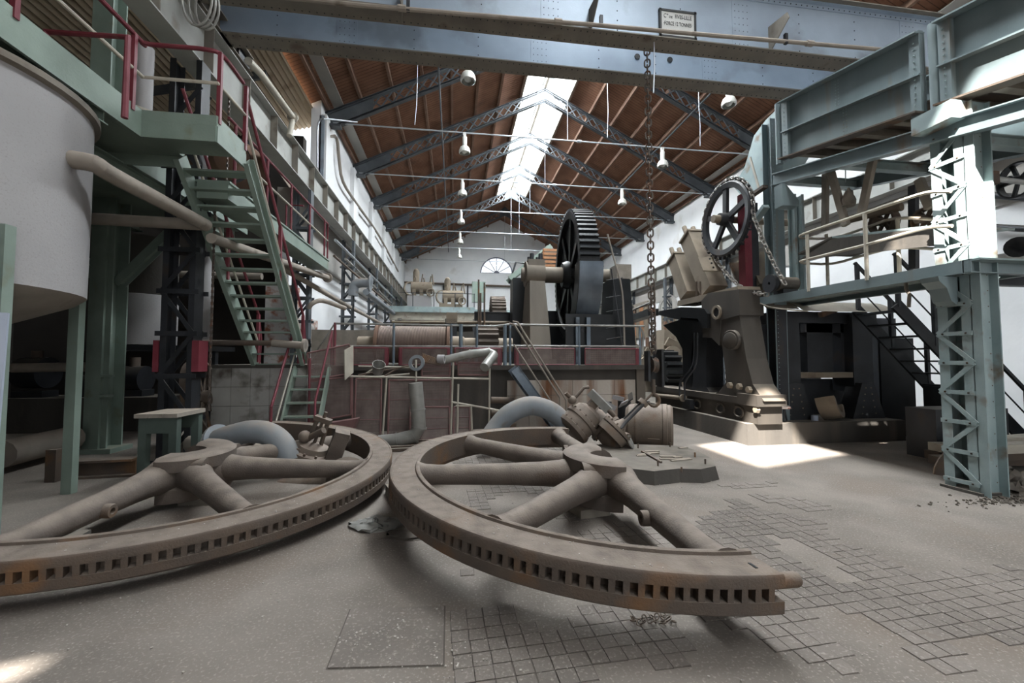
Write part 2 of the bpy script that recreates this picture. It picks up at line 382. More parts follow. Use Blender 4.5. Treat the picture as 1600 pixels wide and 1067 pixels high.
# eave soffit strips and the ridge beam under the skylight
for sgn, xe in ((-1, XL + 0.32), (1, XR - 0.32)):
    g = MB().beam((xe, YB, rz(xe, 0.16)), (xe, YF, rz(xe, 0.16)), 0.5, 0.03); g.build('eave_board', M['grey_band'], ceil, False)
MB().beam((RX, YB, RZ + .06), (RX, SKY_END, RZ + .06), 0.10, 0.16).build('ridge_beam', M['timber'], ceil, False)
for sgn in (-1, 1):
    x = RX + sgn * SKY_W
    MB().beam((x, YB, rz(x, .12)), (x, SKY_END, rz(x, .12)), 0.06, 0.24).build('skylight_kerb', M['timber'], ceil, False)
    pm = None
    y = YB
    while y < SKY_END - 0.2:
        if True:
            xm = RX + sgn * SKY_W / 2
            if pm is None: pm = MB().box((0, 0, 0), (SKY_W * 1.17, 1.199, 0.012)).mesh('skylight_pane', M['frosted'], False)
            place(pm, 'skylight_pane', ceil, Matrix.Translation((xm, y + .6, rz(xm, .30))) @ Matrix.Rotation(math.atan(SLOPE) * sgn, 4, 'Y'))
        MB().beam((RX, y, RZ + .11), (RX + sgn * SKY_W, y, rz(RX + SKY_W, .11)), 0.03, 0.04).build('glazing_bar', M['timber'], ceil, False)
        y += 1.2
MB().beam((RX, YB, RZ + .36), (RX, SKY_END, RZ + .36), 0.34, 0.05).build('ridge_cap', M['galv'], ceil, False)
MB().beam((RX - SKY_W, SKY_END, rz(RX + SKY_W, .18)), (RX, SKY_END, RZ + .18), 0.08, 0.3).build('skylight_kerb', M['timber'], ceil, False)
MB().beam((RX + SKY_W, SKY_END, rz(RX + SKY_W, .18)), (RX, SKY_END, RZ + .18), 0.08, 0.3).build('skylight_kerb', M['timber'], ceil, False)

# ---- walls
EAVE_L, EAVE_R = rz(XL, 0.18), rz(XR, 0.18)
wl = struct(MB().span(XL - 0.3, XL, 13.4, YF + .3, 6.35, EAVE_L).build('wall_left', M['white_wall'], smooth=False))
g = MB()
g.span(XL - 0.75, XL - 0.4, 12.2, YF, 0, 4.75); g.build('lower_wall', M['white_wall'], wl, False)
MB().span(XL - 0.75, XL - 0.29, 12.2, YF, 4.75, 6.45).build('plaster_band', M['grey_band'], wl, False)
MB().span(XL - 0.8, XL - 0.1, 11.75, 12.2, 0, 3.6).build('brick_pier', M['cracked_wall'], wl, False)
MB().span(XL - 0.8, XL - 0.36, 12.2, 14.6, 1.4, 2.9).build('stripped_brickwork', M['cracked_wall'], wl, False)
TRUSS_Y = [13.8 + 3.65 * k for k in range(-2, 6)]
for y in TRUSS_Y[2:]:
    MB().span(XL - .05, XL + 0.16, y - .38, y + .38, 6.4, 9.35).build('pilaster', M['white_wall'], wl, False)
MB().span(XL - .05, XL + 0.1, 13.4, 13.75, 6.4, 9.3).build('pilaster', M['crane'], wl, False)
wr = struct(MB().span(XR, XR + 0.3, YB, YF + .3, 0, EAVE_R).build('wall_right', M['white_wall'], smooth=False))
MB().span(XR - .05, XR, 7, YF, 5.0, 6.0).build('plaster_band', M['grey_band'], wr, False)
# far gable with a half-round window
WC = PY(776, 427, YF); WRAD = 1.42
wb = struct(bpy.data.objects.new('wall_back', None)); COL.objects.link(wb); WM[wb] = Matrix.Identity(4)
g = MB(); g.span(XL - 9, XR + 0.3, YF, YF + .3, 0, WC.z); g.build('lower_masonry', M['white_wall'], wb, False)
def gable_hit(a):
    d = (math.cos(a), math.sin(a)); best = 1e9
    for (px, pz, qx, qz) in ((XL, WC.z, XL, rz(XL, .2)), (XL, rz(XL, .2), RX, rz(RX, .2)), (RX, rz(RX, .2), XR, rz(XR, .2)), (XR, rz(XR, .2), XR, WC.z)):
        ex, ez = qx - px, qz - pz; det = d[0] * -ez + ex * d[1]
        if abs(det) < 1e-9: continue
        t = ((px - WC.x) * -ez + ex * (pz - WC.z)) / det
        u = (d[0] * (pz - WC.z) - d[1] * (px - WC.x)) / det
        if t > 0 and -1e-6 <= u <= 1 + 1e-6: best = min(best, t)
    return best
angs = sorted([PI * i / 48 for i in range(49)] + [math.atan2(rz(XL, .2) - WC.z, XL - WC.x), math.atan2(RZ + .2 - WC.z, RX - WC.x), math.atan2(rz(XR, .2) - WC.z, XR - WC.x)])
g = MB(); inn = [(WC.x + WRAD * math.cos(a), WC.z + WRAD * math.sin(a)) for a in angs]
out = [(WC.x + gable_hit(a) * math.cos(a), WC.z + gable_hit(a) * math.sin(a)) for a in angs]
for i in range(len(angs) - 1):
    q = [inn[i], out[i], out[i + 1], inn[i + 1]]
    g.add([(x, YF, z) for x, z in q] + [(x, YF + .3, z) for x, z in q], [(0, 1, 2, 3), (4, 7, 6, 5), (0, 3, 7, 4), (1, 5, 6, 2)])
g.build('gable_masonry', M['white_wall'], wb, False)
win = struct(bpy.data.objects.new('window_1', None)); COL.objects.link(win); win.location = WC; WM[win] = Matrix.Translation(WC)
FM = frame(V((WC.x, YF + .1, WC.z)), (1, 0, 0), (0, 0, 1))
M['window_frame'] = mat('window_frame', '5a5c6b', '666878', 4, 0.5)
g = MB(); g.lathe([(WRAD - .09, -.06), (WRAD, -.06), (WRAD, .06), (WRAD - .09, .06)], 32, FM, 0, PI, True)
g.span(WC.x - WRAD, WC.x + WRAD, YF + .04, YF + .16, WC.z - .05, WC.z + .05); g.build('window_frame', M['window_frame'], win)
MB().lathe([(0.001, -.05), (.24, -.05), (.24, .05), (.001, .05)], 16, FM, 0, PI).build('window_hub', M['window_frame'], win)
for k in range(1, 6):
    a = PI * k / 6; d = V((math.cos(a), 0, math.sin(a))); o = V((WC.x, YF + .1, WC.z))
    MB().beam(o + d * .2, o + d * (WRAD - .05), 0.05, 0.05, (0, 1, 0)).build('glazing_bar', M['window_frame'], win)
for k in range(6):
    a0, a1 = PI * k / 6, PI * (k + 1) / 6
    MB().lathe([(.15, -.005), (WRAD - .05, -.005), (WRAD - .05, .005), (.15, .005)], 5, FM, a0, a1, True).build('window_pane', M['glass'], win)
# wall behind the camera with an unseen opening added for the fill lamp, side walls of the left bay and its roof
g = MB(); g.span(XL - 9, -1.0, YB - .3, YB, 0, 9); g.span(9, XR + .3, YB - .3, YB, 0, 9); g.span(-1, 9, YB - .3, YB, 5.7, 9)
g.prism([(XL - .4, 9), (XR + .4, 9), (XR + .4, rz(XR, .2)), (RX, RZ + .2), (XL - .4, rz(XL, .2))], .3, frame((0, YB - .3, 0), (1, 0, 0), (0, 0, 1)).copy() @ Matrix.Scale(-1, 4, (0, 0, 1)))
wf = struct(g.build('wall_front', M['white_wall'], smooth=False))
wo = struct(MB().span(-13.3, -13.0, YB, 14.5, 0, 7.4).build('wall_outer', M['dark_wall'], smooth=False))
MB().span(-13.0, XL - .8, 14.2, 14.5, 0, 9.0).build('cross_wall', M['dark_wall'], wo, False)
g = MB()
for xs_, xe_, ys_, ye_ in ((-13.2, -8.75, YB, 14.4), (-8.75, -8.15, YB, -4.75), (-8.75, -8.15, -4.5, -4.4), (-8.75, -8.15, -4.27, 14.4), (-8.15, -6.6, YB, 14.4), (-6.6, -5.7, YB, 12.3), (-5.7, XL - .25, YB, 14.4)):  # narrow unseen gaps near the front added so sun strips reach the floor
    n = int((xe_ - xs_) / .135); prof = []
    for i in range(n * 4 + 1):
        x = xs_ + (xe_ - xs_) * i / (n * 4); prof.append((x, 7.25 + (x + 13.2) * 0.26 + 0.035 * math.sin(i * PI / 2)))
    vs = [(x, y, z) for y in (ys_, ye_) for x, z in prof]; m_ = len(prof)
    g.add(vs, [(i, i + 1, m_ + i + 1, m_ + i) for i in range(m_ - 1)])
g.build('corrugated_roofing', M['corr'], ceil, True)
for y in (-6, -2.5, 1, 4.5, 8, 11.5):
    MB().beam((-13.1, y, 7.1), (XL - .8, y, 9.2), 0.08, 0.2).build('side_rafter', M['truss'], ceil, False)

# ---- right wall fittings: niche, doors
dn = struct(bpy.data.objects.new('door_1', None)); COL.objects.link(dn)
p = PX(1002, 490, XR); dn.location = (XR, p.y, 3.0); WM[dn] = Matrix.Translation(dn.location)
for k, (a, b) in enumerate(((-1.1, -.55), (-.53, 0.0), (.02, .55), (.57, 1.1))):
    MB().span(XR - .12, XR - .06, p.y + a, p.y + b, 3.0, 5.0).build('door_leaf', M['tan_iron'] if k % 2 == 0 else M['wood_crate'], dn, False)
MB().span(XR - .2, XR - .02, p.y - 1.25, p.y + 1.25, 5.0, 5.25).build('door_head', M['timber'], dn, False)
nw = struct(bpy.data.objects.new('window_2', None)); COL.objects.link(nw)
p = PX(1046, 480, XR); nw.location = (XR, p.y, 3.0); WM[nw] = Matrix.Translation(nw.location)
MB().span(XR - .08, XR - .01, p.y - .8, p.y + .8, 3.0, 4.3).build('shutter', M['tan_iron'], nw, False)
FM2 = frame((XR - .10, p.y, 4.3), (0, -1, 0), (0, 0, 1))
MB().lathe([(.78, -.06), (1.0, -.06), (1.0, .08), (.78, .08)], 20, FM2, 0, PI, True).build('arched_head', M['grey_band'], nw)
MB().lathe([(.001, -.02), (.8, -.02), (.8, .05), (.001, .05)], 20, FM2, 0, PI).build('fanlight_board', M['grey_band'], nw)
# ================================================================ ROOF TRUSSES, LAMPS
TIE = 9.3
def bar_mesh(L, w=0.05, t=0.012): return MB().box((0, 0, 0), (w, L, t)).mesh('lattice_bar', M['truss'], False)
lat_pitch = 0.42; lat_h = 0.42
lat_len = math.hypot(lat_pitch, lat_h)
bm_lat = bar_mesh(lat_len)
sl = math.atan(SLOPE)
for y in TRUSS_Y[1:]:
    t = thing('roof_truss', 'dark painted riveted lattice roof truss with a pale tie rod', 'roof truss', (RX, y, RZ - .6), 'lattice trusses under the roof')
    for sgn, xw in ((-1, XL), (1, XR)):
        xa = xw; top0 = V((xa, y, rz(xa, -.05))); top1 = V((RX, y, RZ - .05))
        MB().ibeam(top0, top1, 0.16, 0.09, 0.014).build('top_chord', M['truss'], t, False)
        b0 = V((xa - sgn * .35, y, rz(xa, -.05) - .36)); b1 = V((RX, y, RZ - .05 - lat_h - .06))
        MB().ibeam(b0, b1, 0.16, 0.08, 0.014).build('bottom_chord', M['truss'], t, False)
        # foot plate
        g = MB(); FMt = frame((xa, y - .012, 0), (1, 0, 0), (0, 0, 1)); FMt = Matrix.Translation((xa, y + .012, 0)) @ Matrix(((1, 0, 0, 0), (0, 0, -1, 0), (0, 1, 0, 0), (0, 0, 0, 1)))
        s_ = -sgn
        g.prism([(0, TIE - .12), (s_ * .42, TIE - .12), (s_ * 1.5, rz(xa + s_ * 1.5, -.5)), (s_ * 1.5, rz(xa + s_ * 1.5, -.06)), (0, rz(xa, -.06))], .024, FMt)
        g.build('foot_plate', M['truss'], t, False)
        MB().span(xa + s_ * .0, xa + s_ * .5, y - .12, y + .12, TIE - .16, TIE - .08).build('bearing_plate', M['truss'], t, False)
        # crossed lattice bars
        d = (top1 - top0).normalized(); L = (top1 - top0).length
        k = 1.55
        while k < L - 0.25:
            for fl in (-1, 1):
                c = top0 + d * (k + lat_pitch / 2) + V((0, fl * .02, -lat_h / 2 - .03))
                e = d * lat_pitch + V((0, 0, -lat_h if fl > 0 else lat_h)) + V((0, 0, 0))
                yv = e.normalized(); zv = V((0, 1, 0)); xv = yv.cross(zv)
                MM = Matrix((xv, yv, zv)).transposed().to_4x4(); MM.translation = c
                place(bm_lat, 'lattice_bar', t, MM @ Matrix.Scale(e.length / lat_len, 4, (0, 1, 0)))
            k += lat_pitch
    MB().prism([(-.5, rz(RX + .5, -.62)), (0, RZ - .62), (.5, rz(RX + .5, -.62)), (.32, rz(RX + .32, 0)), (0, RZ + .12), (-.32, rz(RX + .32, 0))], .03, Matrix.Translation((RX, y + .015, 0)) @ Matrix(((1, 0, 0, 0), (0, 0, -1, 0), (0, 1, 0, 0), (0, 0, 0, 1))) if False else frame((RX, y - .045, 0), (1, 0, 0), (0, 0, 1)) @ Matrix.Scale(-1, 4, (0, 0, 1))).build('ridge_gusset', M['truss'], t, False)
    g = MB(); g.tube([(XL + .25, y, TIE), (XR - .25, y, TIE)], 0.024, 8); g.build('tie_rod', M['zinc'], t)
    g = MB(); g.tube([(RX + .35, y, TIE), (RX + .5, y, TIE)], 0.05, 8); g.build('turnbuckle', M['zinc'], t)
    MB().tube([(RX, y, TIE), (RX, y, RZ - .6)], 0.012, 6).build('hanger_rod', M['zinc'], t)
# long braces hanging in the roof
for a, b, nm in (((680, 88), (712, 300), 'L'),):
    pass
for xx, nm, lbl in ((-0.55, 'roof_brace', 'long thin grey rod running under the left roof slope'), (8.6, 'roof_brace', 'long thin grey rod running under the right roof slope')):
    z = rz(xx, -.62)
    tag(MB().tube([(xx, 9.0, z), (xx, YF - .1, z)], 0.03, 8).build(nm, M['truss']), lbl, 'rod')
LS = [(PY(731, 112, TRUSS_Y[1]).x, TRUSS_Y[1])]
def lamp(x, y, k):
    t = thing('pendant_lamp', 'white bell shaped factory lamp hanging on the ' + ('arcade' if k < 10 else 'mill') + ' side of the skylight', 'lamp', (x, y, TIE - .75), 'pendant lamps on the ' + ('arcade' if k < 10 else 'mill') + ' side')
    o = Matrix.Translation((x, y, TIE - .72))
    MB().lathe([(.16, 0), (.19, .02), (.19, .10), (.15, .2), (.07, .27), (.065, .27), (.145, .195), (.18, .1), (.15, .02)], 20, o).build('shade', M['lamp'], t)
    MB().ball((x, y, TIE - .62), .1, 12).build('bulb', M['lamp'], t)
    MB().lathe([(.001, .26), (.075, .26), (.075, .56), (.05, .6), (.001, .6)], 14, o).build('neck', M['lamp'], t)
    MB().box((x, y, TIE - .06), (.1, .09, .12)).build('clamp', M['lamp'], t)
for k in range(1, 7): lamp(PY(725, 205, TRUSS_Y[2]).x + .02, TRUSS_Y[k], k)
for k in (1, 2, 3): lamp(PY(1035, 228, TRUSS_Y[2]).x, TRUSS_Y[k], k + 10)

# ================================================================ CRANE RUNWAYS AND COLUMNS
RB, RT = 6.12, 6.92
def runway(X, label, y0, y1):
    t = thing('runway_girder', label, 'girder', (X, 10, RB))
    MB().ibeam((X, y0, (RB + RT) / 2), (X, y1, (RB + RT) / 2), 0.34, RT - RB, 0.022).build('girder', M['runway'], t, False)
    MB().span(X - .03, X + .03, y0, y1, RT, RT + .07).build('rail', M['dark_steel'], t, False)
    y = y0 + .6; sm = MB().box((0, 0, 0), (.31, .014, RT - RB - .05)).mesh('stiffener', M['crane_dark'], False)
    while y < y1:
        place(sm, 'stiffener', t, Matrix.Translation((X, y, (RB + RT) / 2))); y += 1.2
    return t
runway(-4.0, 'long riveted crane runway girder beside the left arcade', -8, YF - .1)
runway(11.72, 'long riveted crane runway girder along the right white wall', -8, YF - .1)
def lattice_column(X, Y, ztop, label, group=None, red=False, sep=.44, m='truss', diag=.62, name='lattice_column', base=0.0, w=.16):
    t = thing(name, label, 'column', (X, Y, base), group)
    for s in (-1, 1):
        g = MB(); g.chan((X + s * sep / 2, Y, base), (X + s * sep / 2, Y, ztop), w * .5 * 1, .22, .014, up=(0, 1, 0), side=s)
        g.build('leg', M[m], t, False)
        if red: MB().span(X + s * sep / 2 - .01, X + s * sep / 2 + s * .085, Y - .114, Y + .114, 1.42, 1.88).build('red_band', M['red'], t, False)
    k = base + .12; fl = 1; n = 0
    hb = MB().box((0, 0, 0), (sep + .12, .012, .07)).mesh('lacing_bar', M[m], False)
    L = math.hypot(sep, diag); db = MB().box((0, 0, 0), (L, .012, .06)).mesh('lacing_bar', M[m], False)
    while k + diag < ztop:
        for yy in (-.118, .118):
            place(db, 'lacing_bar', t, Matrix.Translation((X, Y + yy, k + diag / 2)) @ Matrix.Rotation(-fl * math.atan2(diag, sep), 4, 'Y'))
            place(hb, 'lacing_bar', t, Matrix.Translation((X, Y + yy * 1.04, k)))
        k += diag; fl = -fl
    return t
lattice_column(-4.02, 6.75, RB, 'dark lattice column with a red painted band behind the green steps', red=True, m='dark_steel')
for y in (11.55, 16.3, 21.1, 25.9, 30.7):
    lattice_column(-4.02, y, RB, 'grey riveted lattice column carrying the runway along the white arcade', 'lattice columns of the left arcade')
for y in (16.5, 21.3, 26.1, 30.9):
    lattice_column(11.7, y, RB, 'grey riveted lattice column against the right white wall', 'lattice columns of the right wall')

# ================================================================ OVERHEAD CRANE
CB, CT = 7.02, 8.08
YN, YFAR = 6.45, 7.35
crane = thing('overhead_crane', 'pale blue riveted two girder overhead travelling crane', 'crane', (RX, 6.9, CB))
for nm, Y in (('front_girder', YN), ('rear_girder', YFAR)):
    g = MB(); X0, X1 = -3.95, 11.7
    g.span(X0, X1, Y - .008, Y + .008, CB, CT); gw = g.build(nm, M['crane'], crane, False)
    g = MB(); g.span(X0, X1, Y - .17, Y + .17, CB - .02, CB); g.build('bottom_flange', M['crane_dark'], gw, False)
    g = MB(); g.span(X0, X1, Y - .17, Y + .17, CT, CT + .02); g.build('top_flange', M['crane_dark'], gw, False)
    g = MB()
    for s in (-1, 1):
        g.span(X0, X1, Y + s * .008, Y + s * .02, CB, CB + .09); g.span(X0, X1, Y + s * .008, Y + s * .02, CT - .09, CT)
        g.span(X0, X1, Y + s * .008, Y + s * .09, CB, CB + .012); g.span(X0, X1, Y + s * .008, Y + s * .09, CT - .012, CT)
    g.build('flange_angle', M['crane'], gw, False)
    g = MB(); x = X0 + .15
    while x < X1:
        for z in (CB + .05, CT - .05): g.rivet((x, Y - .02, z), (0, -1, 0), .012)
        for yy in (-.11, .11): g.rivet((x, Y + yy, CB - .02), (0, 0, -1), .013)
        x += .11
    x = X0 + .9; k = 0
    while x < X1:
        zz = CB + .15
        while zz < CT - .1:
            if k % 3 == 1:
                for dx in (-.12, -.04, .04, .12): g.rivet((x + dx, Y - .009, zz), (0, -1, 0), .012)
            else: g.rivet((x, Y - .009, zz), (0, -1, 0), .012)
            zz += .12 if k % 3 == 1 else .17
        x += 1.15; k += 1
    stuff(g.build('rivets', M['dark_steel'], gw, False))
    k = 0; x = X0 + .9
    while x < X1:
        if k % 3 == 1: MB().span(x - .17, x + .17, Y - .014, Y - .008, CB + .09, CT - .09).build('splice_plate', M['crane'], gw, False)
        x += 1.15; k += 1
for X in (-3.98, 11.71):
    g = MB(); g.ibeam((X, YN - .9, CB + .15), (X, YFAR + .9, CB + .15), .3, .34, .02); ec = g.build('end_carriage', M['crane_dark'], crane, False)
    for Y in (YN - .75, YFAR + .75):
        MB().lathe([(.02, -.06), (.2, -.06), (.2, .06), (.02, .06)], 20, frame((X, Y, RT + .27), (0, 1, 0), (0, 0, 1)), loop=True).build('wheel', M['dark_steel'], ec)
for px_, py_ in ((996, 88), (1047, 93)):
    p = PY(px_, py_, YFAR - .02); MB().disc(.055, .012, 20, along((p.x, YFAR - .022, p.z), (0, 1, 0))).build('lightening_hole', M['ink'], crane)
# conduit along the front girder
g = MB()
cp = [PY(x, y, YN - .26) for x, y in ((360, -12), (560, 8), (760, 25), (930, 39), (1110, 55), (1300, 71), (1420, 81))]
g.tube(cp, .032, 8); cond = g.build('conduit', M['cream_pipe'], crane)
for i, (x, y) in enumerate(((628, 13), (872, 34), (1265, 68))):
    p = PY(x, y, YN - .26); MB().tube([p - V((.06, 0, .0)), p + V((.06, 0, 0))], .048, 8).build('coupling', M['cream_pipe'], cond)
for x, y in ((625, 5), (928, 30), (1218, 58)):
    p = PY(x, y, YN - .26)
    MB().prism([(0, 0), (.0, .5), (-.42, .42), (-.46, .3)], .015, frame((p.x, YN - .01, p.z - .12), (0, 1, 0), (0, 0, 1))).build('conduit_bracket', M['crane_dark'], crane, False)
    MB().box(p + V((.12, 0, -.02)), (.05, .05, .18)).build('insulator', M['dark_steel'], crane, False)
# name plate
pa, pb = PY(1027, 14, YN - .05), PY(1092, 61, YN - .05)
pw, ph = 0.64, 0.46; pc = (pa + pb) / 2
plate = MB().box((pc.x, YN - .03, pc.z), (pw, .02, ph)).build('name_plate', M['paper'], crane, False)
g = MB()
for dx, dz, sx, sz in ((0, ph / 2, pw + .05, .035), (0, -ph / 2, pw + .05, .035), (-pw / 2, 0, .035, ph + .05), (pw / 2, 0, .035, ph + .05)):
    g.box((pc.x + dx, YN - .035, pc.z + dz), (sx, .035, sz))
g.build('plate_frame', M['ink'], plate, False)
def text(body, size, loc, parent, name='lettering', sx=1.0):
    cu = bpy.data.curves.new('lettering', 'FONT'); cu.body = body; cu.size = size; cu.align_x = 'CENTER'; cu.align_y = 'CENTER'; cu.extrude = 0.002; cu.resolution_u = 3
    tmp = bpy.data.objects.new('tmp', cu); COL.objects.link(tmp)
    me = bpy.data.meshes.new_from_object(tmp.evaluated_get(bpy.context.evaluated_depsgraph_get()))
    bpy.data.objects.remove(tmp); bpy.data.curves.remove(cu)
    me.materials.clear(); me.materials.append(M['ink'])
    return place(me, name, parent, Matrix.Translation(V(loc)) @ Matrix.Rotation(PI / 2, 4, 'X') @ Matrix.Scale(sx, 4, (1, 0, 0)))
yt = YN - .043
text('C', .105, (pc.x - .235, yt, pc.z + .13), plate, sx=.72); text('ie', .045, (pc.x - .19, yt, pc.z + .16), plate); text('DE', .055, (pc.x - .13, yt, pc.z + .115), plate)
text('FIVES-LILLE', .098, (pc.x + .1, yt, pc.z + .13), plate, sx=.66)
text('\u00b7FORCE 12 TONNES\u00b7', .094, (pc.x, yt, pc.z), plate, sx=.62)
text('1923', .085, (pc.x - .16, yt, pc.z - .135), plate, sx=.8); text('N 693', .085, (pc.x + .15, yt, pc.z - .135), plate, sx=.8)
# hoist chain with its hook block
def link_mesh(L, W, r, m, n=10, nn=6):
    g = MB(); pts = []
    for i in range(n + 1): a = -PI / 2 + PI * i / n; pts.append(V((math.cos(a) * 0 + W / 2 * math.sin(a), 0, L / 2 - W / 2 + W / 2 * math.cos(a))))
    for i in range(n + 1): a = PI / 2 + PI * i / n; pts.append(V((W / 2 * math.sin(a), 0, -L / 2 + W / 2 + W / 2 * math.cos(a))))
    g.tube(pts, r, nn, closed=True); return g.mesh('link', m)
def chain(t, pts, me, pitch, twist=0.0):                               # links laid along a polyline
    pts = [V(p) for p in pts]; seg = 0; off = 0.0; k = 0
    while seg < len(pts) - 1:
        a, b = pts[seg], pts[seg + 1]; L = (b - a).length
        if off > L: off -= L; seg += 1; continue
        d = (b - a) / L; p = a + d * off
        z = d; x = z.orthogonal().normalized() if abs(z.z) < .999 else V((1, 0, 0))
        if abs(z.z) < .999: x = V((0, 0, 1)).cross(z).normalized()
        MM = Matrix((x, z.cross(x), z)).transposed().to_4x4(); MM.translation = p
        place(me, 'link', t, MM @ Matrix.Rotation(twist + (PI / 2 if k % 2 else 0), 4, 'Z'))
        off += pitch; k += 1
hx, hy = PY(1011, 90, 6.9).x, 6.9
hc = thing('hoist_chain', 'heavy rusty hoist chain hanging from the crane', 'chain', (hx, hy, 2.2))
lk = link_mesh(.150, .095, .0155, M['chain'])
chain(hc, [(hx, hy, 7.9), (hx + .02, hy, 1.75)], lk, .112, .5)
chain(hc, [(hx + .07, hy + .06, 2.9), (hx + .075, hy + .06, 1.75)], lk, .112, 1.2)
hb = thing('hook_block', 'iron hook block on the end of the hoist chain', 'hook', (hx, hy, 1.05))
g = MB(); g.span(hx - .1, hx - .06, hy - .08, hy + .08, 1.22, 1.75); g.span(hx + .14, hx + .18, hy - .1, hy + .1, 1.12, 1.78); g.build('side_plate', M['dark_steel'], hb, False)
MB().lathe([(.03, -.05), (.14, -.05), (.11, 0), (.14, .05), (.03, .05)], 18, frame((hx + .03, hy, 1.5), (0, 1, 0), (0, 0, 1)), loop=True).build('sheave', M['chain'], hb)
MB().tube([(hx + .03, hy, 1.25), (hx + .03, hy, 1.0)] + [tuple(p) for p in arc((hx + .03, hy, .88), .1, PI / 2 - .2, -PI * .9, 10, (1, 0, 0), (0, 0, 1))], [.035] * 2 + [.032] * 8 + [.026, .02, .012], 8).build('hook', M['rust_iron'], hb)
# thin loose wires and rods
for (x0, y0, x1, y1, Y, lbl) in ((1022, 70, 1021, 145, 6.4, 'short thin pale wire hanging beside the hoist chain'), (949, 130, 949, 215, TRUSS_Y[2], 'straight pale rod hanging right of the skylight'), (1092, 165, 1094, 228, 12.0, 'short pale cord dangling under the right roof slope'), (652, 130, 648, 195, 13.0, 'short pale cord dangling under the left roof slope')):
    tag(MB().tube([V((PY(x0, y0, Y).x, Y, 7.05 if Y < 7 else rz(PY(x0, y0, Y).x, .2))), PY(x0, y0, Y), PY((x0 + x1) / 2 + 1, (y0 + y1) / 2, Y), PY(x1, y1, Y)], .011, 6).build('loose_wire', M['zinc']), lbl, 'wire')
# ================================================================ LEFT SIDE: GREEN PLATFORM, STEPS, TANKS, PIPES
def pipe(name, pts, r, m, label, cat='pipe', flange=None, n=12, group=None):
    pts = [V(p) for p in pts]
    t = thing(name, label, cat, pts[-1], group)
    MB().tube(pts, r, n).build('run', M[m], t)
    for e in (flange or ()):
        a, b = (pts[0], pts[1]) if e == 0 else (pts[-1], pts[-2]); d = (b - a).normalized()
        MB().disc(r * 1.75, .05, 16, along(a, d)).build('flange', M[m], t)
    return t
def smooth_path(pts, n=6):                                             # Catmull-Rom through points
    pts = [V(p) for p in pts]; out = []
    P = [pts[0] * 2 - pts[1]] + pts + [pts[-1] * 2 - pts[-2]]
    for i in range(1, len(P) - 2):
        for k in range(n):
            t = k / n; a, b, c, d = P[i - 1], P[i], P[i + 1], P[i + 2]
            out.append(0.5 * ((2 * b) + (c - a) * t + (2 * a - 5 * b + 4 * c - d) * t * t + (3 * b - a - 3 * c + d) * t ** 3))
    return out + [pts[-1]]
GZ = 4.30
A = PZ(225, 217, GZ); B = PZ(333, 217, GZ); Cc = PZ(383, 262, GZ)
ax, ay, bx, cy = A.x, (A.y + B.y) / 2, (B.x + Cc.x) / 2, Cc.y
plat = thing('green_platform', 'high green steel platform with red railing above the white tank', 'platform', (ax, ay, GZ))
g = MB(); g.span(-9.0, ax, .5, cy + .1, GZ + .14, GZ + .18); g.span(ax, bx, ay, cy, GZ + .14, GZ + .18); g.span(-9, -4.45, cy + .1, 9.5, GZ + .14, GZ + .18)
g.build('deck', M['green'], plat, False)
for a, b in (((ax, .5, 0), (ax, ay, 0)), ((ax, ay, 0), (bx, ay, 0)), ((bx, ay, 0), (bx, cy, 0)), ((-4.45, cy + .1, 0), (-4.45, 9.5, 0)), ((-9, cy + .1, 0), (ax, cy + .1, 0))):
    a, b = V(a), V(b)
    MB().beam(a + V((0, 0, GZ + .09)), b + V((0, 0, GZ + .09)), .03, .2).build('edge_channel', M['green'], plat, False)
    MB().beam(a + V((0, 0, GZ + .26)), b + V((0, 0, GZ + .26)), .015, .13).build('toe_board', M['green'], plat, False)
for y in (1.2, 3.2, 5.0):
    MB().ibeam((-9, y, GZ), (ax - .05, y, GZ), .12, .2, .015).build('joist', M['green'], plat, False)
MB().ibeam((-4.6, 5.7, GZ - .12), (-4.6, 9.3, GZ - .12), .16, .26, .016).build('main_beam', M['green'], plat, False)
MB().ibeam((-6.4, .5, GZ - .0), (-6.4, 9.3, GZ - .0), .18, .2, .016).build('main_beam', M['green'], plat, False)
HR = GZ + 1.16
def rail(parent, pts, r=.026, m='red', name='handrail'): return MB().tube(pts, r, 8).build(name, M[m], parent)
rail(plat, smooth_path([(ax, 2.0, HR), (ax, ay - .3, HR), (ax, ay - .02, HR), (ax + .3, ay, HR), (bx - .15, ay, HR), (bx, ay + .1, HR), (bx, cy - .1, HR)], 4))
rail(plat, [(ax, 1.4, HR - .42), (ax, ay, HR - .42), (bx, ay, HR - .42), (bx, cy, HR - .42)], .022, 'beige', 'mid_rail')
for p in ((ax, 1.5), (ax, 2.75), (ax, 4.0), (ax, ay - .15), (bx, ay + .04), (bx, cy - .02)):
    MB().beam((p[0], p[1], GZ + .24), (p[0], p[1], HR), .045, .045, (0, 1, 0)).build('rail_post', M['red'], plat, False)
q0, q1 = PY(73, 50, 4.6), PY(200, 58, 4.6)
rail(plat, [q0 + V((0, 0, -.55)), q0, q1, q1 + V((0, 0, -.85))], .03)
